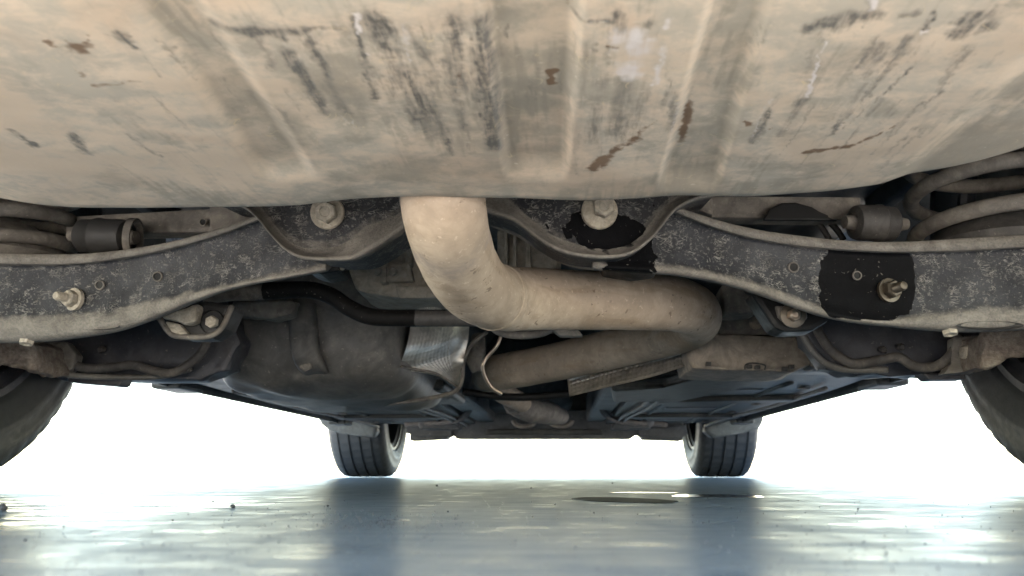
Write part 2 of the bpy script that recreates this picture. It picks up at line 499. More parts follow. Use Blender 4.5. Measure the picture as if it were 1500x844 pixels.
# ------------------------------------------------------------------ setting: floor, wet patches
def mat_ground():
    m, nt, b = new_mat('sealed_concrete')
    g = NT(nt)
    n1 = g.noise(1.3, 6, 0.6, 0.4)
    n2 = g.noise(18, 6, 0.65, 0.3)
    n3 = g.noise(140, 4, 0.6)
    sw = g.noise(1, 5, 0.6, 0.5, g.mapco((30, 3.0, 1), (0, 0, 0.35)))
    br = g.noise(1, 6, 0.7, 0.2, g.mapco((14, 120, 1), (0, 0, 0.12)))
    # damp floor darkened for the car's shade, blued for sky; pale beyond for bounce
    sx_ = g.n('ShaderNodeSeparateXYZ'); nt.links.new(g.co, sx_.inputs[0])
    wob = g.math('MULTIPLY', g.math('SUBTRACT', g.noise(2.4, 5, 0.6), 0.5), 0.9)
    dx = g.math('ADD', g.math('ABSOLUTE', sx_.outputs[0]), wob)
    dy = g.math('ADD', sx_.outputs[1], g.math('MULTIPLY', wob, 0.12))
    damp_shade = g.math('MULTIPLY', g.step(dx, 1.0, 1.25, 1, 0), g.math('MULTIPLY', g.step(dy, 0.06, 0.12), g.step(dy, 6.0, 7.5, 1, 0)))
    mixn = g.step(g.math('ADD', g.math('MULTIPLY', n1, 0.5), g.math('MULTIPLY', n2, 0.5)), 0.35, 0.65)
    pale_bounce = g.mix(mixn, (0.50, 0.445, 0.37), (0.58, 0.52, 0.435))
    wet = g.mix(mixn, (0.105, 0.142, 0.165), (0.14, 0.18, 0.20))  # blue in this tone stands in for the reflected sky
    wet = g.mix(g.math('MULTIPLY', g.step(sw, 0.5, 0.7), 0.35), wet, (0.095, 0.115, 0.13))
    col = g.mix(damp_shade, pale_bounce, wet)
    nt.links.new(col, b.inputs['Base Color'])
    r = g.math('ADD', g.math('MULTIPLY', g.step(n2, 0.35, 0.65), 0.11), g.math('MULTIPLY', sw, 0.16))
    r = g.math('ADD', r, g.step(br, 0.35, 0.65, 0.17, 0.29))
    # standing film of water: ragged islands on the left, and a tread print in front of them
    X, Y = sx_.outputs[0], sx_.outputs[1]
    isl = g.noise(1, 5, 0.65, 0.6, g.mapco((15, 34, 1), (0, 0, 0.2)))
    reg = g.math('MULTIPLY', g.step(X, -0.13, -0.22), g.math('MULTIPLY', g.step(Y, 0.34, 0.42), g.step(Y, 0.75, 0.95, 1, 0)))
    film = g.math('MULTIPLY', g.step(isl, 0.47, 0.56), reg)
    reg2 = g.math('MULTIPLY', g.math('MULTIPLY', g.step(X, 0.02, -0.03), g.step(X, -0.24, -0.2)), g.math('MULTIPLY', g.step(Y, 0.21, 0.24), g.step(Y, 0.42, 0.50, 1, 0)))
    smudge = g.math('MULTIPLY', g.math('MULTIPLY', g.step(g.noise(1, 5, 0.7, 1.0, g.mapco((95, 110, 1), (0, 0, 0.3))), 0.52, 0.62), reg2), 0.3)
    film = g.math('MAXIMUM', film, smudge)
    r = g.math('MULTIPLY', r, g.math('SUBTRACT', 1.0, g.math('MULTIPLY', film, 0.6)))
    g.set(b.inputs['Roughness'], g.math('ADD', r, g.math('MULTIPLY', g.math('SUBTRACT', 1.0, damp_shade), 0.3)))
    b.inputs['Specular IOR Level'].default_value = 0.6
    h = g.math('ADD', g.math('MULTIPLY', n2, 0.12), g.math('MULTIPLY', n3, 0.03))
    h = g.math('ADD', h, g.math('MULTIPLY', sw, 0.3))
    h = g.math('ADD', h, g.math('MULTIPLY', br, 1.8))
    g.bump(g.math('MULTIPLY', h, g.math('SUBTRACT', 1.0, film)), 0.06, 0.004, b)
    return m

def setting(name, verts, faces, mat, label=None, cat=None):
    o = mesh(name, verts, faces, mat, None, smooth=True)
    o['kind'] = 'structure'
    return o

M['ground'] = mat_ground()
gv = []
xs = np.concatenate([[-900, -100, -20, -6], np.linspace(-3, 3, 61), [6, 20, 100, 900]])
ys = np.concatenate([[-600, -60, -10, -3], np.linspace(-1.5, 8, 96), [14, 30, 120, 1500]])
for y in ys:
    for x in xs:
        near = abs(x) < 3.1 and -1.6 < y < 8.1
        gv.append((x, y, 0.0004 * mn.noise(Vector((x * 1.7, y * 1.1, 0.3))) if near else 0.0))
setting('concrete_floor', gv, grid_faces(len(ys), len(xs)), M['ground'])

M['water'] = plain('still_water', (0.035, 0.04, 0.042), 0.03, scale=6, var=0.1, bump=0)
M['oil'] = plain('oil_soaked_patch', (0.012, 0.014, 0.011), 0.55, scale=30, var=0.3, spec=0.15)

def patch(name, cx, cy, rx, ry, mat, z=0.0007, seed=0, n=60, rag=0.25, label=None, cat=None, rot=0.0):
    """thin irregular film on the floor (closed: rim sinks into the floor)"""
    vs = [(cx, cy, z)]
    c, s = math.cos(rot), math.sin(rot)
    for ring, f, zz in ((0, 0.6, z), (1, 0.985, z), (2, 1.0, z - 0.0014)):
        for k in range(n):
            a = 2 * math.pi * k / n
            q = 1 + rag * mn.noise(Vector((math.cos(a) * 1.7 + seed, math.sin(a) * 1.7, seed * 3.1))) + 0.4 * rag * mn.noise(Vector((math.cos(a) * 6 + seed, math.sin(a) * 6, 5.0)))
            x, y = math.cos(a) * rx * f * q, math.sin(a) * ry * f * q
            vs.append((cx + c * x - s * y, cy + s * x + c * y, zz))
    fs = [(0, 1 + k, 1 + (k + 1) % n) for k in range(n)]
    for ring in range(2):
        for k in range(n):
            a = 1 + ring * n + k; b = 1 + ring * n + (k + 1) % n
            fs.append((a, a + n, b + n, b))
    o = mesh(name, vs, fs, mat, None, smooth=False)
    o['kind'] = 'structure'
    return o

# ------------------------------------------------------------------ body shell, floor pan (mostly overhead, they shade the scene)
def arc(cx, cz, r, a0, a1, n=12):
    return [(cx + r * math.cos(R(a0 + (a1 - a0) * i / n)), cz + r * math.sin(R(a0 + (a1 - a0) * i / n))) for i in range(n + 1)]

REAR_Y, FRONT_Y = 1.05, 3.75
top_line = [(-0.12, 0.32), (-0.17, 0.50), (-0.13, 0.80), (-0.05, 1.02), (0.35, 1.50), (0.8, 1.60), (1.9, 1.62), (2.4, 1.56), (3.15, 1.08), (4.2, 0.95), (4.50, 0.78), (4.56, 0.50), (4.52, 0.26)]
side = [(-0.12, 0.32), (-0.17, 0.50), (-0.13, 0.80), (-0.05, 1.02), (3.15, 1.08), (4.2, 0.95), (4.50, 0.78), (4.56, 0.50), (4.52, 0.26)]
side += [(FRONT_Y + 0.38, 0.26)] + arc(FRONT_Y, 0.33, 0.39, 0, 180)[1:-1] + [(FRONT_Y - 0.38, 0.30), (REAR_Y + 0.40, 0.30)] + arc(REAR_Y, 0.33, 0.39, 0, 180)[1:-1] + [(REAR_Y - 0.38, 0.30)]
for s in (-1, 1):
    bm = bmesh.new()
    a = [bm.verts.new((s * (0.915 - 0.03 * max(0, z - 0.5)), y, z)) for y, z in side]
    b_ = [bm.verts.new((s * (0.875 - 0.03 * max(0, z - 0.5)), y, z)) for y, z in side]
    bm.faces.new(a); bm.faces.new(b_[::-1])
    for i in range(len(a)):
        bm.faces.new((a[i], b_[i], b_[(i + 1) % len(a)], a[(i + 1) % len(a)]))
    bmesh.ops.triangulate(bm, faces=bm.faces)
    from_bm('side_panel', bm, M['paint'])
    win = [(0.05, 1.06), (0.42, 1.48), (0.85, 1.565), (1.9, 1.575), (2.35, 1.52), (3.0, 1.10)]
    bm = bmesh.new()
    a = [bm.verts.new((s * (0.885 - 0.25 * (z - 1.05)), y, z)) for y, z in win]
    b_ = [bm.verts.new((s * (0.875 - 0.25 * (z - 1.05)), y, z)) for y, z in win]
    bm.faces.new(a); bm.faces.new(b_[::-1])
    for i in range(len(a)):
        bm.faces.new((a[i], b_[i], b_[(i + 1) % len(a)], a[(i + 1) % len(a)]))
    from_bm('window', bm, M['glass'])
def skin(name, pts, mat):
    rows = []
    for y, z in spline([(p[0], p[1], 0) for p in pts], 6 * len(pts))[:, :2]:
        wd = 0.86 - 0.25 * max(0, z - 1.05) - 0.03 * max(0, z - 0.5)
        rows.append([(x, y + 0.05 * (abs(x) / 0.86) ** 4 * (1 if y < 1 else -1 if y > 4 else 0), z - 0.012 * (abs(x) / wd) ** 3) for x in np.linspace(-wd, wd, 15)])
    inner = [[(x, y + (0.02 if y < 1 else -0.02 if y > 4.4 else 0), z - (0.02 if z > 0.9 else 0)) for x, y, z in r] for r in rows]
    loft(name, rows + inner[::-1], mat, closed_r=True)
skin('rear_bumper', top_line[:3], M['paint'])
skin('tailgate', [top_line[2], top_line[3]], M['paint'])
skin('rear_window', [(-0.05, 1.022), (0.35, 1.502)], M['glass'])
skin('roof', [(0.35, 1.505), (0.8, 1.60), (1.9, 1.62), (2.4, 1.56)], M['paint'])
skin('windscreen', [(2.4, 1.558), (3.15, 1.082)], M['glass'])
skin('bonnet', [(3.15, 1.08), (4.2, 0.95), (4.5, 0.78)], M['paint'])
skin('front_bumper', top_line[-3:], M['paint'])

# floor pan: ribbed pressing with a centre tunnel
fv = []
fx = np.linspace(-0.62, 0.62, 73); fy = np.linspace(-0.1, 4.45, 150)
for y in fy:
    for x in fx:
        z = 0.40
        if y < 1.75:
            z = 0.47
        z += 0.10 * max(0, min(1, (0.2 - abs(x)) / 0.05)) * (1 if 1.7 < y < 3.6 else 0)
        z += 0.006 * math.cos(x * 62) + 0.004 * mn.noise(Vector((x * 8, y * 8, 0)))
        fv.append((x, y, z))
mesh('floor_pan', fv, grid_faces(150, 73), M['floor_pan'])
for yc in (REAR_Y, FRONT_Y):
    for s in (-1, 1):
        rows = []
        for x in np.linspace(0.60, 0.88, 5):
            rows.append([(s * x, yc + 0.40 * math.cos(a), 0.33 + 0.40 * math.sin(a)) for a in np.linspace(-0.1, math.pi + 0.1, 26)])
        rows.append([(s * 0.88, yc + 0.405 * math.cos(a), 0.33 + 0.405 * math.sin(a)) for a in np.linspace(-0.1, math.pi + 0.1, 26)])
        loft('wheel_arch_liner', rows, M['floor_pan'])
        # inner wall of the wheel arch above the suspension
        box('inner_wing', (s * 0.60 - 0.012, yc - 0.42, 0.44), (s * 0.60 + 0.012, yc + 0.42, 0.78), M['floor_pan'], bevel=0.006)

# ------------------------------------------------------------------ muffler
ZB = 0.22
sil = [(-60, 301), (0, 300), (150, 300), (250, 299), (330, 298), (430, 297), (470, 294), (520, 288), (600, 284), (780, 285), (850, 288), (930, 286), (980, 282),
       (1040, 283), (1100, 283), (1200, 276), (1300, 262), (1400, 247), (1500, 225), (1560, 210)]
sx = np.array([PZ(px, py, ZB + 0.010)[0] for px, py in sil]); sy = np.array([PZ(px, py, ZB + 0.010)[1] for px, py in sil])
XL, XR = -0.46, 0.45
NX = 860
mx = np.linspace(XL, XR, NX)
edge = np.interp(mx, sx, sy)
edge = np.convolve(np.pad(edge, 12, mode='edge'), np.ones(25) / 25, 'valid') + 0.006
YB = 0.10
bot_y = np.concatenate([np.linspace(0, 0.3, 12)[:-1], np.linspace(0.3, 1.0, 230)])       # 0 back .. 1 start of the front roll
roll = np.linspace(0, math.pi * 0.62, 20)[1:]
def xz(px, py):
    q = PZ(px, py, ZB); return q[0], q[1]
# pressed flutes: (edges at two rows -> X range, Y range, height (+ up into the body))
def flute(l0, l1, r0, r1, y0, y1, h, soft=0.008):
    return (xz(*l0), xz(*l1), xz(*r0), xz(*r1), y0, y1, h, soft)
FL = [flute((0, 25), (205, 225), (0, 145), (185, 290), -1, 2, 0.0085, 0.007),
      flute((232, 40), (378, 250), (325, 60), (452, 250), -1, xz(425, 262)[1], 0.0050, 0.006),
      flute((712, 20), (742, 250), (845, 20), (828, 250), -1, xz(785, 262)[1], 0.0070, 0.004),
      flute((1040, 20), (968, 270), (1112, 40), (1050, 270), -1, xz(1010, 277)[1], 0.0055, 0.004),
      flute((1500, 105), (1320, 262), (1700, 105), (1560, 262), -1, 2, 0.0045, 0.012)]
def sstep(a, b, x):
    t = np.clip((x - a) / (b - a), 0, 1); return t * t * (3 - 2 * t)
rows = []
GX = []; GY = []
YY = np.zeros((NX, len(bot_y))); XX = np.repeat(mx[:, None], len(bot_y), 1)
RR = 0.05
for i in range(NX):
    YY[i] = YB + (edge[i] - RR * 0.75 - YB) * bot_y
H = np.zeros_like(YY)
BANDS = []
for (a, b, c, d, y0, y1, h, soft) in FL:
    t = (YY - a[1]) / (b[1] - a[1]); lx = a[0] + (b[0] - a[0]) * t
    t = (YY - c[1]) / (d[1] - c[1]); rx = c[0] + (d[0] - c[0]) * t
    inside = sstep(-soft, soft, XX - lx) * sstep(-soft, soft, rx - XX)
    inside *= 1 - sstep(-0.035, 0.010, YY - y1)
    H += h * inside
    BANDS.append(inside)
nz = np.array([[mn.noise(Vector((x * 7, y * 9, 1.0))) + 0.45 * mn.noise(Vector((x * 22, y * 20, 4.0))) for y in bot_y[::4]] for x in mx[::4]])
nz = np.kron(nz, np.ones((4, 4)))[:NX, :len(bot_y)]
nz = np.pad(nz, ((0, NX - nz.shape[0]), (0, len(bot_y) - nz.shape[1])), mode='edge')
for ax in (0, 1):
    nz = np.apply_along_axis(lambda v: np.convolve(np.pad(v, 4, mode='edge'), np.ones(9) / 9, 'valid'), ax, nz)
ZZ = ZB + H + 0.0012 * nz
# the belly is bowed, its ends curl up
ZZ += 0.030 * np.clip((np.abs(XX - 0.02) - 0.30) / 0.14, 0, 1) ** 2
ZZ += 0.012 * np.clip(1 - (YY - YB) / 0.2, 0, 1)
# wear painted as marks with a place of their own: (x0,y0,x1,y1,width,strength) in photo pixels on the muffler belly
DARK = [(322, 42, 400, 48, 15, 1), (395, 46, 490, 44, 11, .8), (372, 52, 372, 40, 10, 1), (405, 52, 412, 56, 12, 1), (385, 60, 402, 105, 10, .55), (420, 75, 478, 168, 13, .8),
        (450, 55, 512, 168, 13, .8), (518, 30, 552, 145, 12, .8), (545, 22, 600, 125, 24, .8), (592, 40, 640, 110, 10, .6), (575, 70, 575, 140, 14, .6), (590, 95, 640, 195, 26, .75), (603, 160, 622, 195, 14, .7), (664, 35, 676, 130, 18, .8),
        (703, 30, 724, 218, 22, 1.0), (655, 90, 692, 225, 10, .7), (645, 180, 664, 228, 9, .7), (610, 190, 700, 215, 26, .35), (845, 28, 897, 32, 9, .9), (903, 15, 912, 45, 14, .8), (950, 35, 955, 32, 12, .6),
        (918, 120, 912, 195, 40, .7), (880, 118, 868, 205, 26, .5), (850, 60, 858, 85, 16, .45), (845, 130, 840, 200, 18, .35), (984, 118, 984, 190, 14, .55), (955, 130, 935, 180, 16, .4), (1183, 42, 1200, 38, 14, 1.0), (1205, 34, 1278, 26, 24, 1.0), (1276, 4, 1270, 30, 6, .7),
        (1203, 45, 1180, 120, 10, .6), (1128, 165, 1100, 208, 11, .7), (1174, 148, 1148, 197, 12, .7), (1292, 68, 1268, 112, 14, .7), (1270, 76, 1262, 98, 8, .7), (1332, 55, 1300, 108, 12, .75),
        (1310, 98, 1218, 192, 8, .8), (1332, 105, 1232, 190, 4, .8), (1402, 52, 1424, 28, 26, 1.0), (1436, 35, 1462, 10, 10, .95), (1446, 25, 1444, 42, 16, .7), (1318, 24, 1342, 20, 8, .7), (1368, 20, 1362, 40, 7, 1), (1418, 70, 1372, 140, 12, .6),
        (1352, 148, 1285, 210, 4, .6), (1210, 130, 1160, 150, 30, .3), (15, 190, 52, 213, 9, .9), (104, 194, 126, 223, 10, .9), (163, 52, 178, 58, 8, .7), (176, 48, 197, 67, 11, .85), (200, 70, 232, 110, 4, .6),
        (220, 118, 248, 166, 4, .5), (186, 196, 236, 229, 5, .7), (205, 195, 212, 203, 8, .6), (238, 222, 246, 224, 8, .5), (470, 120, 500, 160, 12, .5)]
RUST = [(72, 62, 80, 62, 14, .7), (106, 72, 134, 68, 16, .7), (124, 62, 130, 52, 5, .8), (120, 108, 126, 112, 9, .6), (140, 124, 212, 120, 7, .5), (1180, 222, 1250, 212, 10, .95), (1250, 212, 1312, 183, 6, .8),
        (808, 122, 808, 140, 9, .9), (868, 246, 930, 202, 13, .8), (930, 202, 962, 178, 9, .6), (1012, 165, 1000, 218, 13, .9), (1092, 178, 1098, 182, 6, 1), (1130, 187, 1131, 187, 6, .8),
        (820, 0, 836, 22, 9, .5), (890, 68, 891, 68, 7, .7), (900, 70, 902, 70, 7, .7), (676, 55, 674, 130, 9, .4), (1050, 240, 1040, 260, 20, .35)]
WHITE = [(920, 55, 936, 72, 34, .8), (918, 100, 926, 110, 22, .95), (934, 78, 936, 92, 26, .5), (973, 70, 962, 121, 8, 1.0), (981, 26, 975, 42, 8, .9), (522, 18, 526, 50, 7, .8), (590, 34, 600, 90, 6, .7), (1212, 60, 1180, 142, 5, .85),
         (1282, 0, 1276, 16, 7, .8), (1140, 120, 1100, 200, 4, .6), (1362, 42, 1362, 46, 7, .8), (540, 82, 540, 82, 7, .9), (845, 32, 895, 30, 5, .5), (1000, 130, 965, 260, 5, .35), (1310, 60, 1240, 130, 5, .4), (85, 270, 100, 272, 16, .45)]
RS = np.random.RandomState(5)
LAT = RS.rand(256, 256)
def vn(x, y, o=0):
    """smooth lattice noise, 0..1"""
    xi, yi = np.floor(x).astype(int), np.floor(y).astype(int)
    fx_, fy_ = x - xi, y - yi
    fx_ = fx_ * fx_ * (3 - 2 * fx_); fy_ = fy_ * fy_ * (3 - 2 * fy_)
    g_ = lambda a, b: LAT[(a + 37 * o) & 255, (b + 91 * o) & 255]
    return (g_(xi, yi) * (1 - fx_) + g_(xi + 1, yi) * fx_) * (1 - fy_) + (g_(xi, yi + 1) * (1 - fx_) + g_(xi + 1, yi + 1) * fx_) * fy_
def fbm(x, y, o=0, n=4):
    return sum(vn(x * 2 ** k, y * 2 ** k, o + k) * 0.5 ** k for k in range(n)) / sum(0.5 ** k for k in range(n))
WX = XX + 0.004 * (fbm(XX * 110, YY * 60, 1) - 0.5) + 0.004 * (fbm(XX * 320, YY * 320, 2, 2) - 0.5)
WY = YY + 0.010 * (fbm(XX * 110, YY * 110, 3) - 0.5)
STREAK = fbm(XX * 330, YY * 28, 5, 3)
GRAIN = fbm(XX * 190, YY * 190, 9, 3)
def paint(marks, ragged=True, grow=0.78):
    out = np.zeros_like(XX)
    for k, (x0, y0, x1, y1, wd, st) in enumerate(marks):
        ax, ay = xz(x0, y0); bx, by = xz(x1, y1)
        half = wd * grow * ((ay + by) / 2) / F
        dx, dy = bx - ax, by - ay
        L2 = dx * dx + dy * dy + 1e-9
        t = np.clip(((WX - ax) * dx + (WY - ay) * dy) / L2, 0, 1)
        d = np.hypot(WX - ax - t * dx, (WY - ay - t * dy) * 0.8)
        hw = half * (0.55 + 0.9 * vn(t * 3.3 + k * 1.7, t * 0 + k * 0.37, 4)) if ragged else half
        fade = 0.72 + 0.5 * vn(t * 2.1 + k * 3.1, t * 0 + k, 6)
        if ragged: fade = fade * np.clip(0.45 + 1.3 * STREAK * (0.4 + GRAIN), 0, 1.2)
        out = np.maximum(out, st * fade * (1 - sstep(0, hw * 1.95, d)))
    return np.clip(out, 0, 1)
for k in range(150):                          # fine drag scratches, all along the travel direction
    x0 = RS.choice([RS.uniform(330, 1010), RS.uniform(1050, 1480), RS.uniform(100, 330)], p=(.62, .28, .10)); y0 = RS.uniform(20, 190)
    L = RS.uniform(12, 80) ; q = L / (690 - y0)
    DARK.append((x0, y0, x0 + (820 - x0) * q + RS.uniform(-3, 3), y0 + L, RS.uniform(2, 6), RS.uniform(.2, .55)))
for k in range(60):
    x0 = RS.uniform(330, 1400); y0 = RS.uniform(20, 230)
    L = RS.uniform(8, 45); q = L / (690 - y0)
    WHITE.append((x0, y0, x0 + (820 - x0) * q + RS.uniform(-5, 5), y0 + L, RS.uniform(2, 3.5), RS.uniform(.25, .5)))
wd_, wr_, ww_ = paint(DARK), paint(RUST), paint(WHITE)
smear_shade = 0.45 * BANDS[1] + 0.35 * BANDS[2] + 0.75 * BANDS[0] + 0.25 * BANDS[3] + 0.4 * BANDS[4]  # grey painted into the flutes stands in for their recess shading
smear_shade += 0.42 * sstep(0.13, 0.03, (edge[:, None] - YY))  # grey strengthens towards the front edge
smear_shade += 0.35 * sstep(0.45, 0.75, fbm(XX * 26, YY * 18, 12, 5)) + 0.25 * sstep(0.5, 0.7, STREAK) * sstep(0.4, 0.6, fbm(XX * 16, YY * 12, 15, 3))
smear_shade += paint([(350, 60, 470, 130, 60, .4), (560, 60, 700, 220, 90, .25), (850, 100, 960, 220, 80, .45), (1200, 100, 1130, 240, 60, .3), (1080, 80, 1090, 200, 70, .3), (100, 70, 180, 120, 60, .35), (720, 240, 500, 260, 60, .25), (1300, 150, 1420, 200, 60, .2), (480, 90, 520, 200, 60, .35), (640, 50, 690, 210, 60, .4), (1250, 80, 1180, 220, 50, .35), (400, 150, 440, 220, 50, .3)], False, 0.55)
verts = []; wear = []; smv = []
for i in range(NX):
    x = mx[i]
    cx = np.column_stack([np.full(len(bot_y), x), YY[i], ZZ[i]])
    yr = YY[i, -1]; zr = ZZ[i, -1]
    rl = np.column_stack([np.full(len(roll), x), yr + RR * np.sin(roll), zr + RR * (1 - np.cos(roll))])
    tp = np.array([(x, yr, 0.40), (x, YB + 0.03, 0.40), (x, YB - 0.02, 0.33), (x, YB - 0.025, 0.27)])
    verts.append(np.concatenate([cx, rl, tp]))
    z3 = np.zeros((len(roll) + 4, 3))
    wear.append(np.concatenate([np.column_stack([wd_[i], wr_[i], ww_[i]]), z3]))
    smv.append(np.concatenate([smear_shade[i], np.full(len(roll), smear_shade[i, -1]), np.zeros(4)]))
# rounded closing ends
nv = len(verts[0])
for sgn, idx in ((-1, 0), (1, NX - 1)):
    pass
endL = verts[0].copy(); cL = np.array((XL - 0.03, endL[:, 1].mean(), 0.32)); endR = verts[-1].copy(); cR = np.array((XR + 0.03, endR[:, 1].mean(), 0.32))
def close_end(e, c):
    out = []
    for f, g in ((0.93, 0.35), (0.75, 0.75), (0.4, 0.97), (0.0, 1.0)):
        q = e.copy(); q[:, 1:] = c[1:] + (e[:, 1:] - c[1:]) * f; q[:, 0] = e[:, 0] + (c[0] - e[:, 0]) * g
        out.append(q)
    return out
z4 = np.zeros((nv, 3)); z1 = np.zeros(nv)
L_, R_ = close_end(endL, cL), close_end(endR, cR)
verts = L_[::-1] + verts + R_; wear = [z4] * 4 + wear + [z4] * 4; smv = [z1] * 4 + smv + [z1] * 4
muf = mesh('muffler', np.concatenate(verts), grid_faces(len(verts), nv, False, True), M['muffler'], wear=np.concatenate(wear))
at = muf.data.attributes.new('smear', 'FLOAT', 'POINT'); at.data.foreach_set('value', np.concatenate(smv).astype('f'))

# ------------------------------------------------------------------ exhaust pipe
D0 = 0.0650
def pp(px, py, d):                            # pipe centre from its width in the photo
    return np.append(P(px, py, F * D0 / d), D0 / 2)
pts = [np.append(P(650, 235, .672), D0 / 2), np.append(P(648, 262, .66), D0 / 2), pp(650, 305, 130), pp(660, 350, 123), pp(676, 392, 114), pp(700, 423, 106), pp(735, 437, 98),
       pp(790, 438, 92.5), pp(860, 440, 88), pp(930, 442, 85), pp(985, 445, 81.5), pp(1016, 456, 76), pp(1018, 472, 70), pp(990, 487, 65), pp(940, 501, 61), pp(870, 518, 58), pp(800, 533, 55.5), pp(752, 542, 54), np.append(P(724, 547, 1.62), 0.0320), np.append(P(714, 552, 1.74), 0.031), np.append(P(718, 560, 1.95), 0.03)]
pts = np.array(pts)
full = spline(pts, 400)
KC = int(np.argmin(np.abs(full[:, 1] - 1.16) + (full[:, 0] < 0.1)))
wr_ = np.zeros((KC, 48, 3)); wr_[:34, :, 0] = (np.clip(1 - np.abs(np.arange(34) - 22) / 12.0, 0, 1) * 0.55)[:, None]
exh = tube('exhaust_pipe', full[:KC, :3], full[:KC, 3], M['pipe'], seg=48, n=KC, lump=0.018, wear=wr_.reshape(-1, 3))
kb_ = int(np.argmin(np.abs(full[:KC, 0] - P(728, 436, 0.86)[0])))
tube('weld_bead', [full[kb_ - 2, :3], full[kb_, :3], full[kb_ + 1, :3]], 0.0329, M['pipe'], exh, seg=48, n=7, lump=0.05)
tube('link_pipe', full[KC - 3:, :3], full[KC - 3:, 3] * 0.996, M['pipe_old'], seg=48, n=160, lump=0.015)
# the older run ahead of it, reaching forward along the tunnel
pts2 = [pts[-1][:3], P(730, 570, 2.1), P(745, 580, 2.25), P(765, 590, 2.45)]
tube('front_pipe', np.array(pts2), [0.0285, 0.027, 0.026, 0.026], M['pipe_old'], seg=32, n=60)
# weld collar where the pipe leaves the muffler
wp = [P(648, 280, .653), P(648.5, 291, .651)]
tube('weld_bead', wp, 0.0337, M['grey_metal'], exh, seg=40, n=6, lump=0.06)

# ------------------------------------------------------------------ rear subframe: two hanging ears with a rolled lip
def ear(outer, inner, Y, mat, wear_fn=None):
    N = 70
    o = spline([(a[0], a[1], 0) for a in outer], N)[:, :2]
    q = spline([(a[0], a[1], 0) for a in inner], N)[:, :2]
    rows, wr = [], []
    top = np.column_stack([q[:, 0], np.full(N, 236.0)])
    for f in np.linspace(0, 1, 16):
        px = top * (1 - f) + q * f
        rows.append([P(a, b, Y) for a, b in px]); wr.append([(0.0 if f < 0.9 else 0.35, *(wear_fn(a, b) if wear_fn else (0, 0))) for a, b in px])
    for f, dy in ((0.25, -0.001), (0.55, -0.006), (0.85, -0.015), (1.0, -0.022)):
        px = q * (1 - f) + o * f
        rows.append([P(a, b, Y + dy) for a, b in px]); wr.append([(0.75, *((wear_fn(a, b)[0] * 0.5, 0) if wear_fn else (0, 0))) for a, b in px])
    last = np.array(rows[-1])
    rows.append(last + (0, 0.004, -0.0015)); wr.append([(0.9, 0, 0)] * N)
    rows.append(last + (0, 0.03, 0.004)); wr.append([(0.3, 0, 0)] * N)
    rows.append(last + (0, 0.10, 0.012)); wr.append([(0.1, 0, 0)] * N)
    return loft('subframe_ear', rows, mat, SUB, wear=np.array(wr).reshape(-1, 3))
SUB = box('rear_subframe', (-0.30, 0.88, 0.33), (0.27, 1.02, 0.42), M['coat'], bevel=0.02)
outl = [(300, 291), (346, 298), (371, 313), (392, 338), (414, 361), (435, 374), (460, 378), (499, 378), (520, 375), (549, 360), (581, 338), (600, 322), (625, 300)]
inl = [(345, 288), (376, 298), (392, 314), (405, 332), (424, 353), (440, 361), (462, 364), (488, 361), (513, 349), (542, 325), (570, 318), (592, 306), (612, 285)]
EL = ear(outl, inl, 0.79, M['coat'])
outr = [(690, 300), (718, 308), (753, 320), (785, 345), (810, 361), (842, 371), (878, 375), (910, 373), (934, 364), (956, 346), (970, 329), (991, 304), (1020, 289), (1050, 282)]
inr = [(725, 270), (742, 284), (762, 305), (785, 325), (812, 345), (849, 357), (880, 362), (903, 361), (926, 351), (945, 334), (958, 318), (974, 300), (998, 283), (1020, 274)]
def wet(a, b):
    d = max(0, 1 - math.hypot((a - 888) / 74, (b - 342) / 36) ** 2)
    d2 = max(0, 1 - math.hypot((a - 850) / 22, (b - 325) / 20) ** 2)
    q_ = max(d, d2) + 0.55 * mn.noise(Vector((a * 0.06, b * 0.08, 2))) + 0.3 * mn.noise(Vector((a * 0.2, b * 0.2, 5)))
    return (float(np.clip(1.6 * q_, 0, 1)), 0)
ER = ear(outr, inr, 0.78, M['coat'], wet)
def big_bolt(px, py, wx, wy, Y, rw, rh, par):
    o = P(wx, wy, Y)
    ax = CAM - o; ax = ax / np.linalg.norm(ax) * 0.25 + np.array((0, -0.95, -0.1))
    w = lathe('washer', [(-0.002, rw * 0.2), (-0.002, rw), (0.003, rw), (0.0045, rw * 0.93), (0.0048, rw * 0.3)], o, ax, M['bolt'], par)
    hex_head('bolt_head', P(px, py, Y - 0.004), ax, rh, 0.011, M['bolt'], par, rot=0.35)
big_bolt(479.5, 312, 480, 312, 0.788, 0.0158, 0.0106, EL)
big_bolt(884, 304, 878, 310, 0.777, 0.0165, 0.0104, ER)
# hooped rails behind the ears
tube('hoop_rail', [P(425, 384, .86), P(460, 392, .86), P(500, 388, .86), P(548, 371, .87), P(598, 340, .88), P(640, 300, .89)], 0.0062, M['black'], SUB, n=50)
lathe('rail_plug', [(-0.004, 0.006), (0.004, 0.006), (0.009, 0.004), (0.010, 0.0)], P(497, 388, .855), (-0.3, -1, -0.25), M['bolt'], SUB, seg=16)
tube('hoop_rail', [P(690, 300, .88), P(720, 321, .88), P(760, 336, .87), P(800, 361, .86), P(850, 383, .86), P(960, 388, .86)], 0.0075, M['grey_metal'], SUB, n=60)
slab('rail_flange', [(878, 374), (968, 372), (966, 393), (930, 398), (885, 391)], 0.845, 0.05, M['black'], SUB, bevel=0.004)
slab('rail_flange', [(440, 374), (496, 376), (497, 396), (468, 401), (445, 394)], 0.845, 0.05, M['black'], SUB, bevel=0.004)

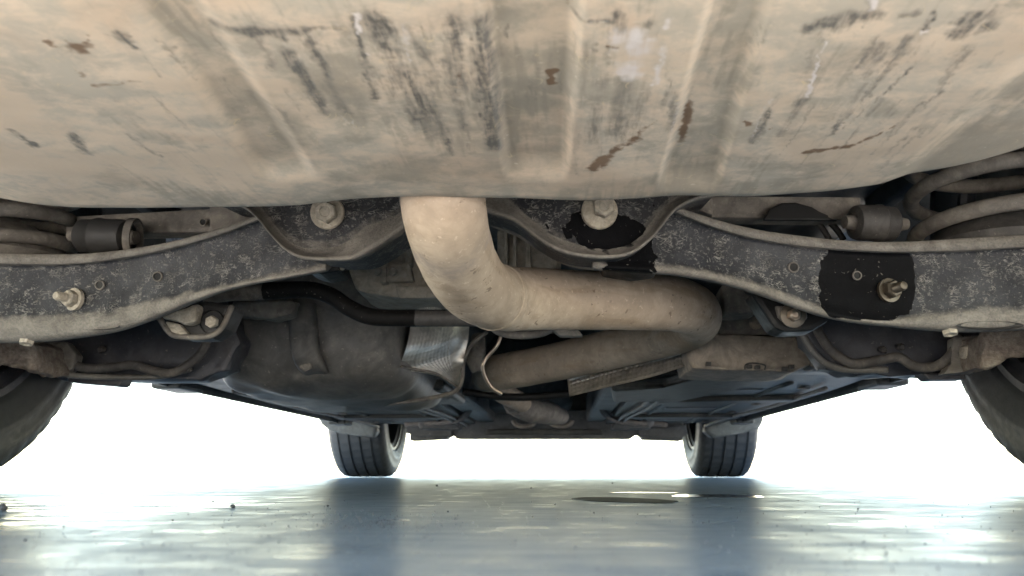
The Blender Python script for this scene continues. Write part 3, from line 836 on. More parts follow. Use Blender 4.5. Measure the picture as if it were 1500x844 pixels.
# ------------------------------------------------------------------ lower control arms (pressed channels)
def control_arm(x0, x1, lip_t, lip_b, face_b, bot, Yf, wetf=None, label=None):
    N = 220
    xs = np.linspace(x0, x1, N)
    lt, lb, fb, bo = (band(s, xs, 27) for s in (lip_t, lip_b, face_b, bot))
    rows, wr = [], []
    for i, x in enumerate(xs):
        Y = Yf(x)
        r, w = [], []
        def add(py, dy, d, wv=None):
            r.append(P(x, py, Y + dy)); w.append((d, *(wv or ((wetf(x, py), 0) if wetf else (0, 0)))))
        Z2 = (0, 0)
        add(lt[i] + 4, 0.10, 0.2, Z2); add(lt[i], 0.05, 0.4, Z2); add(lt[i], 0.0, 0.6, Z2); add(lt[i] + 1, -0.010, 0.8, Z2)
        add(lb[i], -0.0105, 0.85, Z2); add(lb[i] + 1.5, -0.004, 0.6, Z2); add(lb[i] + 4, 0.004, 0.1)
        for f in np.linspace(0.06, 0.94, 12):
            add(lb[i] + 4 + (fb[i] - lb[i] - 4) * f, 0.004 + 0.003 * math.sin(f * math.pi), 0.22 * max(0.0, (f - 0.5) / 0.5) ** 1.6)
        add(fb[i], 0.003, 0.36)
        for f, dy, d in ((0.2, 0.002, 0.5), (0.45, 0.001, 0.7), (0.7, 0.003, 0.8), (0.88, 0.008, 0.8), (1.0, 0.018, 0.75)):
            add(fb[i] + (bo[i] - fb[i]) * f, dy, d)
        b0 = r[-1]
        r.append(b0 + (0, 0.030, 0.010)); w.append((0.5, 0, 0))
        r.append(b0 + (0, 0.080, 0.030)); w.append((0.3, 0, 0))
        r.append(b0 + (0, 0.080, 0.036)); w.append((0.1, 0, 0))
        rows.append(r); wr.append(w)
    return loft('lower_control_arm', rows, M['coat'], wear=np.array(wr).reshape(-1, 3), closed_c=True, caps=True, label=label)
YfL = lambda x: 0.885 - 0.065 * sstep(150, 460, np.array(float(x)))
YfR = lambda x: 0.805 + 0.065 * sstep(930, 1250, np.array(float(x)))
armL = control_arm(-160, 478,
    [(-160, 366), (0, 371), (89, 373), (142, 371), (199, 364), (249, 355), (295, 343), (373, 318), (420, 300), (480, 285)],
    [(-160, 382), (0, 386), (107, 387), (178, 378), (249, 364), (320, 345), (377, 322), (420, 306), (480, 290)],
    [(-160, 460), (0, 464), (107, 462), (160, 457), (213, 444), (284, 426), (355, 411), (400, 404), (456, 394), (480, 388)],
    [(-160, 500), (0, 503), (53, 503), (107, 497), (160, 490), (199, 481), (249, 458), (302, 436), (355, 420), (400, 412), (456, 403), (480, 398)], YfL)
def wetr(x, y):
    d = 0.5 + 6.5 * (1 - (abs(x - 1270) / 70) ** 4 - (abs(y - 415) / 54) ** 4)
    wn_ = 1.5 * mn.noise(Vector((x * 0.045, y * 0.06, 3))) + 0.9 * mn.noise(Vector((x * 0.15, y * 0.15, 8)))
    d += wn_
    e = 0.5 + min((x - 885) / 11, (957 - x) / 11) + wn_
    return float(np.clip(max(d, e), 0, 1))
armR = control_arm(868, 1660,
    [(868, 262), (930, 282), (960, 292), (996, 304), (1039, 320), (1092, 334), (1163, 345), (1250, 354), (1321, 355), (1381, 351), (1442, 347), (1500, 344), (1660, 338)],
    [(868, 270), (930, 290), (960, 299), (989, 310), (1057, 338), (1128, 354), (1199, 363), (1301, 369), (1401, 367), (1500, 361), (1660, 352)],
    [(868, 384), (930, 390), (1003, 386), (1057, 400), (1106, 412), (1149, 428), (1199, 448), (1234, 462), (1321, 468), (1381, 456), (1500, 450), (1660, 446)],
    [(868, 396), (950, 401), (1003, 405), (1057, 416), (1106, 430), (1149, 447), (1199, 465), (1234, 473), (1321, 481), (1377, 487), (1442, 488), (1500, 483), (1660, 474)], YfR, wetr, label='lower control arm with a ragged washed-black patch round its stud')

def rim_hole(px, py, Y, r, par):
    o = P(px, py, Y)
    lathe('drain_hole', [(0.0005, r * 1.35), (0.0022, r * 1.25), (0.0026, r), (-0.002, r * 0.95), (-0.004, 0.0)], o, (0, -1, -0.08), M['grey_metal'], par, seg=20)
    lathe('hole_bottom', [(0.0012, r * 0.93), (0.0010, 0.0)], o, (0, -1, -0.08), M['black'], par, seg=20)  # black disc stands in for the shade inside the hole
for px, py, r in ((147, 418, 5.2), (231.5, 405.5, 5.4)):
    rim_hole(px, py, YfL(px) + 0.0055, r * 1.0 / F, armL)
for px, py, r in ((1162, 392, 5.4), (1255, 404, 4.6)):
    rim_hole(px, py, YfR(px) + 0.0055, r * 1.0 / F, armR)

def stud(px, py, Y, ax, par, mat, s=1.0):
    o = P(px, py, Y)
    ax = Vector(ax).normalized()
    lathe('stud_washer', [(-0.001, 0.001), (-0.001, 0.0115 * s), (0.003, 0.0115 * s), (0.0036, 0.004)], o, ax, mat, par, seg=20)
    hex_head('stud_nut', Vector(o) + ax * 0.0035, ax, 0.0085 * s, 0.008 * s, mat, par)
    thr = [(0.010 * s, 0.0046 * s)]
    for k in range(6):
        thr += [(0.011 * s + k * 0.0018 * s, 0.0040 * s), (0.0119 * s + k * 0.0018 * s, 0.0047 * s)]
    thr += [(0.0235 * s, 0.0036 * s), (0.024 * s, 0.0)]
    lathe('stud_thread', thr, o, ax, mat, par, seg=14)
stud(110, 439, YfL(110) + 0.006, (-0.35, -1, -0.0), armL, M['bolt'], 1.05)
stud(1301, 426, YfR(1301) + 0.006, (0.28, -1, 0.02), armR, M['bolt_oiled'], 1.05)
def under_nut(px, py, Y, par):
    o = P(px, py - 10, Y)
    hex_head('hanging_nut', o, (0, -0.25, -1), 0.0078, 0.012, M['bolt'], par)
under_nut(42, 499, 0.90, armL)
under_nut(1389, 484, 0.885, armR)
# oval drain slots in the lip, dark recess set into the rolled bottom
def slot(px0, px1, py, h, Y, par):
    vs = []
    n = 28
    for f, dy in ((1.0, -0.0015), (0.86, 0.001), (0.5, 0.004), (0.0, 0.005)):
        for k in range(n):
            a = 2 * math.pi * k / n
            vs.append(P((px0 + px1) / 2 + (px1 - px0) / 2 * f * math.cos(a), py + h / 2 * f * math.sin(a), Y(px0) + dy))
    mesh('drain_slot', vs, grid_faces(4, n, False, True), M['rubber'], par)
slot(108, 176, 478, 11, lambda x: YfL(x) + 0.0035, armL)
slot(1401, 1500, 477, 13, lambda x: YfR(x) + 0.0020, armR)

# ------------------------------------------------------------------ upper links, bushings, coil springs
def bar4(name, a, b, c, d, Y0, Y1, depth, mat, par=CAR, bevel=0.004):
    """box-section link: top-left, top-right, bottom-right, bottom-left corners in the photo"""
    return slab(name, [(*a, Y0 - 1), (*b, Y1 - 1), (*c, Y1 - 1), (*d, Y0 - 1)], 1, depth, mat, par, bevel)
lk = bar4('upper_link', (95, 317), (345, 303), (345, 339), (95, 344), 1.00, 0.98, 0.03, M['grey_metal'])
slab('link_bracket', [(306, 296), (352, 298), (375, 318), (350, 330), (306, 340)], 0.965, 0.05, M['grey_metal'], lk, 0.003)
rim_hole(298, 326, 0.977, 0.0036, lk)
lk2 = bar4('upper_link', (1012, 286), (1262, 288), (1262, 322), (1012, 318), 0.95, 0.97, 0.03, M['grey_metal'])
slab('link_bracket', [(1015, 290), (1045, 290), (1045, 316), (1018, 306)], 0.935, 0.05, M['grey_metal'], lk2, 0.003)
slab('sound_pad', [(1118, 322), (1127, 306), (1145, 297), (1165, 296), (1190, 303), (1212, 318), (1228, 323)], 0.945, 0.006, M['black'], lk2, 0.002)
tube('brake_line', [P(1190, 318, .99), P(1205, 335, .99), P(1215, 352, .99)], 0.0035, M['rubber'], lk2, n=12)
tube('brake_line', [P(1208, 318, .99), P(1226, 337, .99), P(1236, 352, .99)], 0.0035, M['rubber'], lk2, n=12)
# rubber bushings in their steel sleeves
def bushing(c0, c1, Y, r, mat, par, endmat, flip):
    a, b = P(*c0, Y), P(*c1, Y + 0.01)
    ax = b - a; L = np.linalg.norm(ax)
    bs = lathe('bushing', [(-0.003, r * 0.55), (0, r * 0.92), (0.006, r), (L * 0.55, r), (L * 0.6, r * 1.06), (L * 0.66, r * 1.06), (L * 0.7, r * 0.98), (L, r * 0.95), (L + 0.003, r * 0.8), (L + 0.003, 0)], a, ax, mat, par, seg=36)
    lathe('bushing_core', [(-0.012, 0.0), (-0.012, r * 0.36), (-0.001, r * 0.42), (-0.001, r * 0.6)], a, ax, endmat, bs, seg=22)
    lathe('bushing_core', [(L + 0.001, r * 0.6), (L + 0.002, r * 0.45), (L + 0.018, r * 0.32), (L + 0.018, 0)], a, ax, endmat, bs, seg=22)
    return bs
bushing((186, 348), (122, 346), 0.955, 0.0205, M['rubber'], lk, M['grey_metal'], 1)
lathe('bushing_sleeve', [(0, 0.0225), (0.008, 0.0225), (0.008, 0.020), (0, 0.020), (0, 0.0225)], P(190, 348, 0.955), (1, 0.1, -0.05), M['grey_metal'], lk, seg=36)
bushing((1252, 326), (1306, 328), 0.935, 0.0195, M['spring'], lk2, M['grey_metal'], -1)

def coil(cx, cy, Y, r, wire, pitch, turns, mat, ph):
    c = P(cx, cy, Y)
    pts = []
    for i in range(int(turns * 20) + 1):
        a = 2 * math.pi * i / 20 + ph
        pts.append(c + np.array((r * math.cos(a), r * math.sin(a), pitch * i / 20)))
    return tube('coil_spring', np.array(pts), wire, mat, n=int(turns * 30), seg=12)
coil(6, 430, 0.99, 0.066, 0.0085, 0.030, 5.2, M['grey_metal'], 0.0)
coil(1458, 400, 0.955, 0.076, 0.0085, 0.044, 4.4, M['grey_metal'], 2.9)
# spring seats behind the coils
lathe('spring_seat', [(0, 0.0), (0, 0.07), (0.012, 0.072), (0.03, 0.06), (0.05, 0.03)], P(6, 392, 1.0), (0, 0, 1), M['grey_metal'])
lathe('spring_seat', [(0, 0.0), (0, 0.07), (0.012, 0.072), (0.03, 0.06), (0.05, 0.03)], P(1462, 372, 0.97), (0, 0, 1), M['spring'])

# ------------------------------------------------------------------ stabiliser bar and its brackets
sb_c = [(300, 434), (340, 429), (375, 428), (417, 425), (455, 425), (485, 434), (513, 452), (545, 464), (600, 466), (670, 466), (740, 466), (800, 465)]
tube('stabiliser_bar', [P(x, y, 1.03) for x, y in sb_c], 0.0102, M['spring'], seg=20, n=120, lump=0.02,
     wear=np.repeat(np.array([(0.2 if i < 30 else 0.0, (1.0 if 20 < i < 76 else 0.30) * 0.62, 0) for i in range(120)]), 20, axis=0))
def u_bracket(o, Y, mat, blk, bx, by, bm_, rb):
    br = slab('bar_bracket', o, Y, 0.045, mat, CAR, 0.006)
    lathe('bushing_block', [(-0.014, 0.0), (-0.012, 0.012), (0, 0.0135), (0.004, 0.0135)], P(bx, by, Y - 0.0), (0, -1, -0.1), blk, br, seg=24)
    hex_head('bracket_bolt', P(bx, by, Y - 0.012), (0.05, -1, -0.1), rb, 0.009, bm_, br)
    return br
bl = u_bracket([(231, 462), (249, 488), (262, 494), (305, 494), (326, 480), (341, 446), (300, 440), (258, 450)], 0.965, M['rubber'], M['rubber'], 312, 472, M['bolt'], 0.007)
tube('bracket_rim', [P(231, 462, .958), P(247, 486, .956), P(263, 493, .956), P(304, 493, .956), P(325, 480, .958), P(340, 448, .965)], 0.0032, M['grey_metal'], bl, n=40, seg=10)
slab('bushing_ear', [(234, 462), (258, 455), (290, 443), (287, 472), (270, 474), (252, 470)], 0.945, 0.02, M['bolt'], bl, 0.005, rough=0.002)
slab('bracket_fill', [(240, 470), (262, 474), (275, 489), (262, 491), (250, 486)], 0.953, 0.012, M['bolt'], bl, 0.003)
br = u_bracket([(1100, 428), (1135, 480), (1149, 486), (1192, 484), (1214, 471), (1220, 455)], 0.955, M['black'], M['rubber'], 1161, 462, M['wire'], 0.0068)
slab('bolt_plate', [(1136, 447), (1182, 452), (1184, 466), (1172, 474), (1150, 473), (1140, 464)], 0.948, 0.008, M['grey_metal'], br, 0.003)
lathe('bolt_washer', [(0, 0.006), (0, 0.0135), (0.003, 0.0135), (0.004, 0.009), (0.004, 0.006)], P(1161, 462, 0.946), (0, -1, -0.1), M['bolt_oiled'], br, seg=24)
lathe('bolt_tip', [(0, 0.0052), (0.010, 0.005), (0.012, 0.003), (0.012, 0)], P(1161, 462, 0.944), (0, -1, -0.1), M['wire'], br, seg=16)

# ------------------------------------------------------------------ trailing arms, hoses, knuckles
ta = slab('trailing_arm', [(48, 470), (50, 512), (54, 535), (72, 551), (107, 556), (290, 557), (332, 541), (350, 500), (330, 430)], 1.20, 0.05, M['dark_arm'], CAR, 0.006, rough=0.004)
slab('arm_plate', [(50, 500), (96, 500), (112, 520), (106, 540), (88, 551), (70, 549), (55, 534)], 1.15, 0.02, M['grey_metal'], ta, 0.004)
slab('arm_tab', [(96, 550), (180, 553), (177, 563), (172, 566), (100, 560)], 1.19, 0.03, M['dark_arm'], ta, 0.003)
hex_head('arm_bolt', P(79, 527, 1.148), (0, -1, -0.1), 0.0115, 0.012, M['bolt'], ta)
tube('brake_hose', [P(86, 505, 1.16), P(93, 522, 1.16), P(108, 535, 1.16), P(135, 540, 1.16), P(165, 538, 1.17), P(196, 535, 1.17), P(226, 544, 1.17), P(256, 545, 1.17), P(292, 521, 1.17), P(305, 492, 1.17), P(312, 465, 1.18)], 0.0062, M['hose'], ta, n=90)
tube('brake_hose', [P(60, 520, 1.15), P(80, 545, 1.15), P(140, 552, 1.17), P(230, 552, 1.18), P(280, 540, 1.18)], 0.004, M['tank'], ta, n=60)
tb = slab('trailing_arm', [(1160, 440), (1186, 500), (1210, 540), (1256, 550), (1353, 549), (1415, 549), (1442, 540), (1450, 500), (1450, 470)], 1.16, 0.05, M['dark_arm'], CAR, 0.006, rough=0.004)
slab('arm_plate', [(1396, 494), (1442, 490), (1443, 536), (1424, 545), (1380, 549), (1398, 530)], 1.11, 0.02, M['grey_metal'], tb, 0.004)
slab('arm_tab', [(1350, 546), (1414, 546), (1416, 556), (1362, 557)], 1.15, 0.03, M['dark_arm'], tb, 0.003)
hex_head('arm_bolt', P(1418, 517, 1.106), (0, -1, -0.1), 0.0120, 0.012, M['bolt'], tb)
tube('brake_hose', [P(1192, 466, 1.14), P(1200, 488, 1.13), P(1220, 516, 1.13), P(1252, 533, 1.13), P(1293, 527, 1.13), P(1317, 524, 1.13), P(1341, 537, 1.13), P(1372, 536, 1.13), P(1396, 516, 1.12), P(1404, 490, 1.12)], 0.0062, M['hose'], tb, n=90)
tube('brake_hose', [P(1165, 470, 1.13), P(1195, 520, 1.13), P(1230, 540, 1.14), P(1300, 542, 1.14)], 0.0045, M['tank'], tb, n=60)
for px, py, par, Y in ((1292, 512, tb, 1.155), (1318, 508, tb, 1.155), (150, 512, ta, 1.195)):
    lathe('clip', [(-0.004, 0.004), (0.004, 0.005), (0.008, 0.003), (0.008, 0)], P(px, py, Y), (0, -1, -0.2), M['hose'], par, seg=10)
ka = slab('knuckle', [(-60, 480), (-60, 520), (0, 528), (30, 542), (56, 547), (50, 500)], 1.08, 0.09, M['rust'], CAR, 0.01, rough=0.006)
kb = slab('knuckle', [(1440, 488), (1442, 538), (1465, 536), (1478, 527), (1500, 512), (1560, 500), (1560, 470)], 1.05, 0.09, M['rust'], CAR, 0.01, rough=0.006)

# ------------------------------------------------------------------ wheels
def wheel(cx, cy, inner_sign, w=0.225, r=0.33, grooves=4, rr=0.222, disc=True, rim_mat='rim'):
    """axis along X; inner_sign: +1 when the inboard side faces +X"""
    ax = (inner_sign, 0, 0)
    h = w / 2
    rim = lathe('wheel', [(-h * 0.5, 0.05), (-h * 0.62, 0.10), (-h * 0.80, rr - 0.03), (-h * 0.86, rr + 0.004), (-h * 0.92, rr + 0.006), (-h * 0.92, rr - 0.008), (-h * 0.6, rr - 0.016), (-h * 0.15, rr - 0.03), (h * 0.5, rr - 0.022),
                          (h * 0.82, rr - 0.012), (h * 0.9, rr + 0.010), (h * 0.93, rr + 0.012), (h * 0.93, rr + 0.002), (h * 0.8, rr - 0.003)], (cx, cy, r), ax, M[rim_mat], seg=72)
    prof = [(-h * 0.86, rr), (-h * 0.98, rr + 0.02), (-h * 1.06, rr + 0.05), (-h * 1.02, r - 0.035), (-h * 0.93, r - 0.014), (-h * 0.82, r - 0.005)]
    gx = np.linspace(-0.58, 0.58, grooves)
    gw = 0.045
    for q in gx:
        c = lambda t: r - 0.0035 * t * t
        prof += [(h * (q - gw), c(q - gw)), (h * (q - gw * 0.8), r - 0.008), (h * (q + gw * 0.8), r - 0.008), (h * (q + gw), c(q + gw))]
    prof += [(h * 0.82, r - 0.005), (h * 0.93, r - 0.014), (h * 1.02, r - 0.035), (h * 1.035, r - 0.045), (h * 1.028, r - 0.048), (h * 1.06, rr + 0.055), (h * 1.07, rr + 0.050), (h * 1.06, rr + 0.045), (h * 0.99, rr + 0.022), (h * 0.97, rr + 0.016), (h * 0.9, rr + 0.010), (h * 0.8, rr)]
    SEG = 216
    rows = []
    u = np.array((0, 1.0, 0)); v = np.array((0, 0, 1.0))
    for k in range(SEG):
        a = 2 * math.pi * k / SEG
        ring = []
        for j, (d, rad) in enumerate(prof):
            q = d / h
            rad2 = rad
            # sipes: every third step bites into the tread blocks
            if abs(q) < 0.85 and rad > r - 0.006 and (k + (1 if q > 0 else 0)) % 4 == 0:
                rad2 -= 0.0030
            if 0.85 < abs(q) < 0.97 and k % 4 == 0 and rad > r - 0.03:
                rad2 -= 0.005
            zz = r + math.sin(a) * rad2
            yy = cy + math.cos(a) * rad2
            dx = d
            if zz < 0.012:                                  # flattened contact patch with a small bulge
                dx *= 1 + 0.05 * (0.012 - zz) / 0.012
                zz = max(zz, 0.0015)
            ring.append((cx + inner_sign * dx, yy, zz))
        rows.append(ring)
    t = loft('tyre', rows, M['tyre'], rim, closed_r=True)
    t.data.set_sharp_from_angle(angle=R(35))
    if disc:
        lathe('brake_disc', [(h * 0.25, 0.06), (h * 0.25, 0.148), (h * 0.10, 0.148), (h * 0.10, 0.06)], (cx, cy, r), ax, M['disc'], rim, seg=48)
        lathe('hub', [(h * 0.9, 0.0), (h * 0.9, 0.05), (h * 0.3, 0.07), (-h * 0.5, 0.07)], (cx, cy, r), ax, M['rust'], rim, seg=32)
    return rim
for cx_, sg in ((-0.775, 1), (0.757, -1)):
    rw_ = wheel(cx_, REAR_Y, sg, 0.235, rr=0.215, rim_mat='dark_arm')
    lathe('backing_plate', [(0.117 * 0.86, 0.05), (0.117 * 0.86, 0.19), (0.117 * 0.80, 0.196), (0.117 * 0.74, 0.196)], (cx_, REAR_Y, 0.33), (sg, 0, 0), M['tank'], rw_, seg=48)
wheel(-0.728, FRONT_Y, 1, 0.222, grooves=4, rr=0.205, rim_mat='rim_dull')
wheel(0.722, FRONT_Y, -1, 0.222, grooves=4, rr=0.205, rim_mat='rim_dull')

# ------------------------------------------------------------------ fuel tank lobe on the left, box on the right
def blob(name, lo, hi, e, mat, par=CAR, n=(60, 34), lump=0.004, label=None):
    """rounded tank body: superellipsoid with uneven walls"""
    lo, hi = np.array(lo), np.array(hi); c = (lo + hi) / 2; hs = (hi - lo) / 2
    sp = lambda v, p: math.copysign(abs(v) ** p, v)
    rows = []
    for i in range(n[1]):
        ph = -math.pi / 2 + math.pi * i / (n[1] - 1)
        ring = []
        for k in range(n[0]):
            a = 2 * math.pi * k / n[0]
            p = np.array((sp(math.cos(ph), e) * sp(math.cos(a), e), sp(math.cos(ph), e) * sp(math.sin(a), e), sp(math.sin(ph), e)))
            q = c + hs * p
            q += p * lump * mn.noise(Vector(q * 14))
            ring.append(q)
        rows.append(ring)
    return loft(name, rows, mat, par, closed_c=True, label=label)
def zr(px, py, Y): return P(px, py, Y)[2]
xl, xr = P(310, 500, 1.32)[0], P(604, 500, 1.32)[0]
tank = blob('fuel_tank', (xl, 1.27, 0.138), (xr, 1.84, 0.44), 0.32, M['tank'], n=(120, 80), lump=0.008)
# strap running down the rear face and forward along the bottom
sxp = [(440, 446), (443, 480), (446, 515), (456, 540), (476, 556), (505, 566), (530, 574)]
sY = [1.272, 1.270, 1.270, 1.283, 1.35, 1.50, 1.66]
rows = []
path = spline([tuple(P(a, b, Y - 0.014)) for (a, b), Y in zip(sxp, sY)], 50)
for p in path:
    t = 0.020
    rows.append([p + (-t, 0.010, 0.004), p + (-t, 0, 0), p + (-t + 0.006, -0.003, -0.001), p + (-0.006, -0.001, 0), p + (0.006, -0.001, 0), p + (t - 0.006, -0.003, -0.001), p + (t, 0, 0), p + (t, 0.010, 0.004)])
strap = loft('tank_strap', rows, M['tank'], tank)
hex_head('strap_bolt', P(449, 534, 1.268), (0, -1, -0.3), 0.010, 0.008, M['grey_metal'], strap)
tube('tank_seam', [P(302, 492, 1.30), P(314, 526, 1.30), P(343, 551, 1.36), P(378, 569, 1.50), P(430, 583, 1.72)], 0.005, M['tank'], tank, n=40)
slab('tank_guard', [(335, 441), (432, 438), (428, 462), (400, 468), (340, 462)], 1.20, 0.03, M['grey_metal'], CAR, 0.006, rough=0.004)

cb = slab('charcoal_canister', [(1008, 498), (1050, 488), (1188, 493), (1189, 536), (1163, 545), (1100, 543), (1012, 541)], 1.30, 0.16, M['tank_dust'], CAR, 0.010, rough=0.003)
slab('canister_top', [(1056, 458), (1182, 459), (1186, 492), (1052, 492)], 1.33, 0.14, M['tank'], CAR, 0.008)
for px, py in ((1038, 533), (1098, 537), (1110, 538), (1150, 540), (1160, 537)):
    o = slab('clip', [(px - 4, py - 3), (px + 4, py - 3), (px + 4, py + 3), (px - 4, py + 3)], 1.296, 0.006, M['rubber'], cb, 0.0008)
tube('moulded_mark', [P(1091, 541, 1.294), P(1093, 534, 1.294), P(1103, 532, 1.294), P(1120, 535, 1.294), P(1120, 542, 1.294)], 0.0012, M['rubber'], cb, n=30, seg=8)
lathe('canister_plug', [(0, 0.0), (0.002, 0.009), (0.004, 0.010), (0.006, 0.0)], P(1106, 474, 1.325), (0, -1, 0), M['tank_dust'], cb, seg=16)
slab('filler_block', [(1058, 416), (1086, 420), (1108, 445), (1110, 459), (1060, 460)], 1.22, 0.06, M['grey_metal'], CAR, 0.005, rough=0.003)
slab('wheel_house_lining', [(1188, 470), (1215, 474), (1224, 520), (1200, 540), (1188, 538)], 1.30, 0.05, M['grey_metal'], CAR, 0.005)

# ------------------------------------------------------------------ final-drive castings glimpsed above the pipe
dh = slab('differential_housing', [(508, 392), (560, 386), (560, 372), (590, 360), (668, 372), (668, 436), (580, 436), (522, 428)], 1.12, 0.12, M['casting'], CAR, 0.006, rough=0.002)
slab('cover_rib', [(556, 388), (566, 384), (566, 414), (556, 414)], 1.105, 0.02, M['casting'], dh, 0.002)
slab('cover_rib', [(566, 388), (600, 384), (606, 412), (566, 412)], 1.108, 0.02, M['casting'], dh, 0.003)
slab('cover_rib', [(590, 360), (604, 362), (604, 390), (594, 388)], 1.11, 0.02, M['casting'], dh, 0.002)
for px in (553, 576):
    hex_head('cover_bolt', P(px, 398, 1.10), (0, -1, -0.1), 0.006, 0.006, M['casting'], dh)
slab('cover_flange', [(578, 418), (668, 418), (668, 436), (584, 437)], 1.10, 0.03, M['casting'], dh, 0.003)
fh = slab('finned_housing', [(728, 336), (760, 340), (800, 364), (822, 376), (822, 400), (728, 400)], 1.12, 0.10, M['casting'], CAR, 0.004)
for px, wd in ((741, 5), (754, 5), (772, 6), (776, 3), (812, 7)):
    slab('fin', [(px - wd / 2, 338 + max(0, px - 750) * 0.45), (px + wd / 2, 340 + max(0, px - 750) * 0.45), (px + wd / 2, 400), (px - wd / 2, 400)], 1.108, 0.014, M['casting'], fh, 0.001)
tube('flexible_conduit', np.array([P(614 + 30 * t, 446 + 4 * math.sin(t * 3), 1.2) for t in np.linspace(0, 1, 30)]), [0.0085 if k % 3 else 0.0068 for k in range(30)], M['foil'], n=90, seg=14)

# ------------------------------------------------------------------ embossed heat shields round the tunnel
def quilt(name, Lc, Rc, cell, amp, mat, par=CAR, nu=110, nv=90, flat=0.0, wear=None):
    L = spline(Lc, nv); Rr = spline(Rc, nv)
    rows = []
    for j in range(nv):
        r = []
        for i in range(nu):
            t = i / (nu - 1)
            p = L[j] * (1 - t) + Rr[j] * t
            p = p + np.array((0, 0.02 * math.sin(math.pi * t), 0))
            a, b = t * np.linalg.norm(Rr[nv // 2] - L[nv // 2]) / cell, j / (nv - 1) * np.linalg.norm(L[-1] - L[0]) / cell
            hgt = abs(math.sin(a * math.pi)) * abs(math.sin(b * math.pi))
            if t < 0.06 or t > 0.94 or j < 3 or j > nv - 4 or (flat and t > flat): hgt = 0
            p = p + np.array((0, -amp * hgt, -0.3 * amp * hgt))
            r.append(p)
        rows.append(r)
    back = [[p + np.array((0, 0.004, 0)) for p in r] for r in rows]
    return loft(name, rows + back[::-1], mat, par, closed_r=True)
Lc = [P(604, 440, 1.30), P(601, 478, 1.30), P(598, 498, 1.30), P(593, 516, 1.30), P(588, 531, 1.31), P(590, 541, 1.33), P(612, 545, 1.36), P(640, 551, 1.40), P(662, 563, 1.44)]
Rc = [P(690, 440, 1.42), P(687, 478, 1.42), P(685, 498, 1.42), P(681, 516, 1.42), P(678, 531, 1.42), P(677, 542, 1.43), P(676, 552, 1.44), P(674, 562, 1.45), P(672, 570, 1.46)]
hs = quilt('heat_shield', Lc, Rc, 0.0070, 0.0016, M['foil'], flat=0.70)
tube('shield_rim', [P(714, 486, 1.44), P(700, 496, 1.43), P(688, 508, 1.43), P(679, 530, 1.43), P(677, 554, 1.43), P(671, 569, 1.44), P(655, 578, 1.46), P(600, 588, 1.5), P(540, 593, 1.56)], 0.0035, M['grey_metal'], hs, n=80, seg=10)
tube('shield_rim', [P(588, 537, 1.30), P(612, 542, 1.35), P(640, 548, 1.39), P(670, 567, 1.44)], 0.0022, M['grey_metal'], hs, n=40, seg=8)
slab('tunnel_side', [(690, 488), (704, 486), (712, 500), (706, 540), (690, 548), (682, 530)], 1.50, 0.02, M['grey_metal'], CAR, 0.004, rough=0.004)
Lr = [P(1003, 490, 1.37), P(955, 502, 1.46), P(905, 516, 1.50), P(830, 540, 1.57)]
Rr_ = [P(1002, 537, 1.36), P(955, 552, 1.42), P(900, 565, 1.46), P(834, 581, 1.53)]
quilt('heat_shield', Lr, Rr_, 0.0105, 0.0042, M['foil'], nu=70, nv=150)
tube('exhaust_hanger', [P(738, 470, 1.30), P(734, 490, 1.30), P(727, 508, 1.30), P(713, 524, 1.31), P(707, 535, 1.31), P(709, 549, 1.32), P(719, 567, 1.34), P(734, 577, 1.36)], 0.0026, M['wire'], exh, n=60, seg=10)
ro = tube('rubber_ring', [P(765 + 42 * math.cos(a), 478 + 13 * math.sin(a), 1.16 - 0.03 * math.sin(a)) for a in np.linspace(-0.2, math.pi + 0.2, 14)], 0.0055, M['grey_metal'], n=50)
slab('tunnel_stay', [(806, 480), (846, 482), (855, 492), (820, 492)], 1.16, 0.02, M['casting'], CAR, 0.003)

# ------------------------------------------------------------------ belly panels, sills and the tunnel ahead
def panel(name, pts, z, th, mat, par=CAR, bevel=0.006, ribs=()):
    bm = bmesh.new()
    lo = [bm.verts.new((x, y, z + (p[0] if p else 0))) for x, y, *p in pts]
    hi = [bm.verts.new(v.co + Vector((0, 0, th))) for v in lo]
    n = len(lo)
    bm.faces.new(lo); bm.faces.new(hi[::-1])
    for i in range(n):
        bm.faces.new((lo[i], hi[i], hi[(i + 1) % n], lo[(i + 1) % n]))
    bmesh.ops.bevel(bm, geom=list(bm.edges), offset=bevel, segments=2, affect='EDGES', profile=0.5, clamp_overlap=True)
    return from_bm(name, bm, mat, par)
def rib(pts, z, r, par, mat):
    tube('panel_rib', [(x, y, z) for x, y in pts], r, mat, par, seg=10, n=20)
pl = panel('belly_panel', [(-0.64, 1.50), (-0.66, 2.0), (-0.66, 3.26), (-0.24, 3.32), (-0.24, 2.2), (-0.20, 1.75), (-0.20, 1.62), (-0.50, 1.55)], 0.196, 0.03, M['belly'])
pr_ = panel('belly_panel', [(0.64, 1.45), (0.66, 2.0), (0.66, 3.26), (0.24, 3.32), (0.24, 2.2), (0.20, 1.75), (0.20, 1.68), (0.50, 1.45)], 0.196, 0.03, M['belly'])
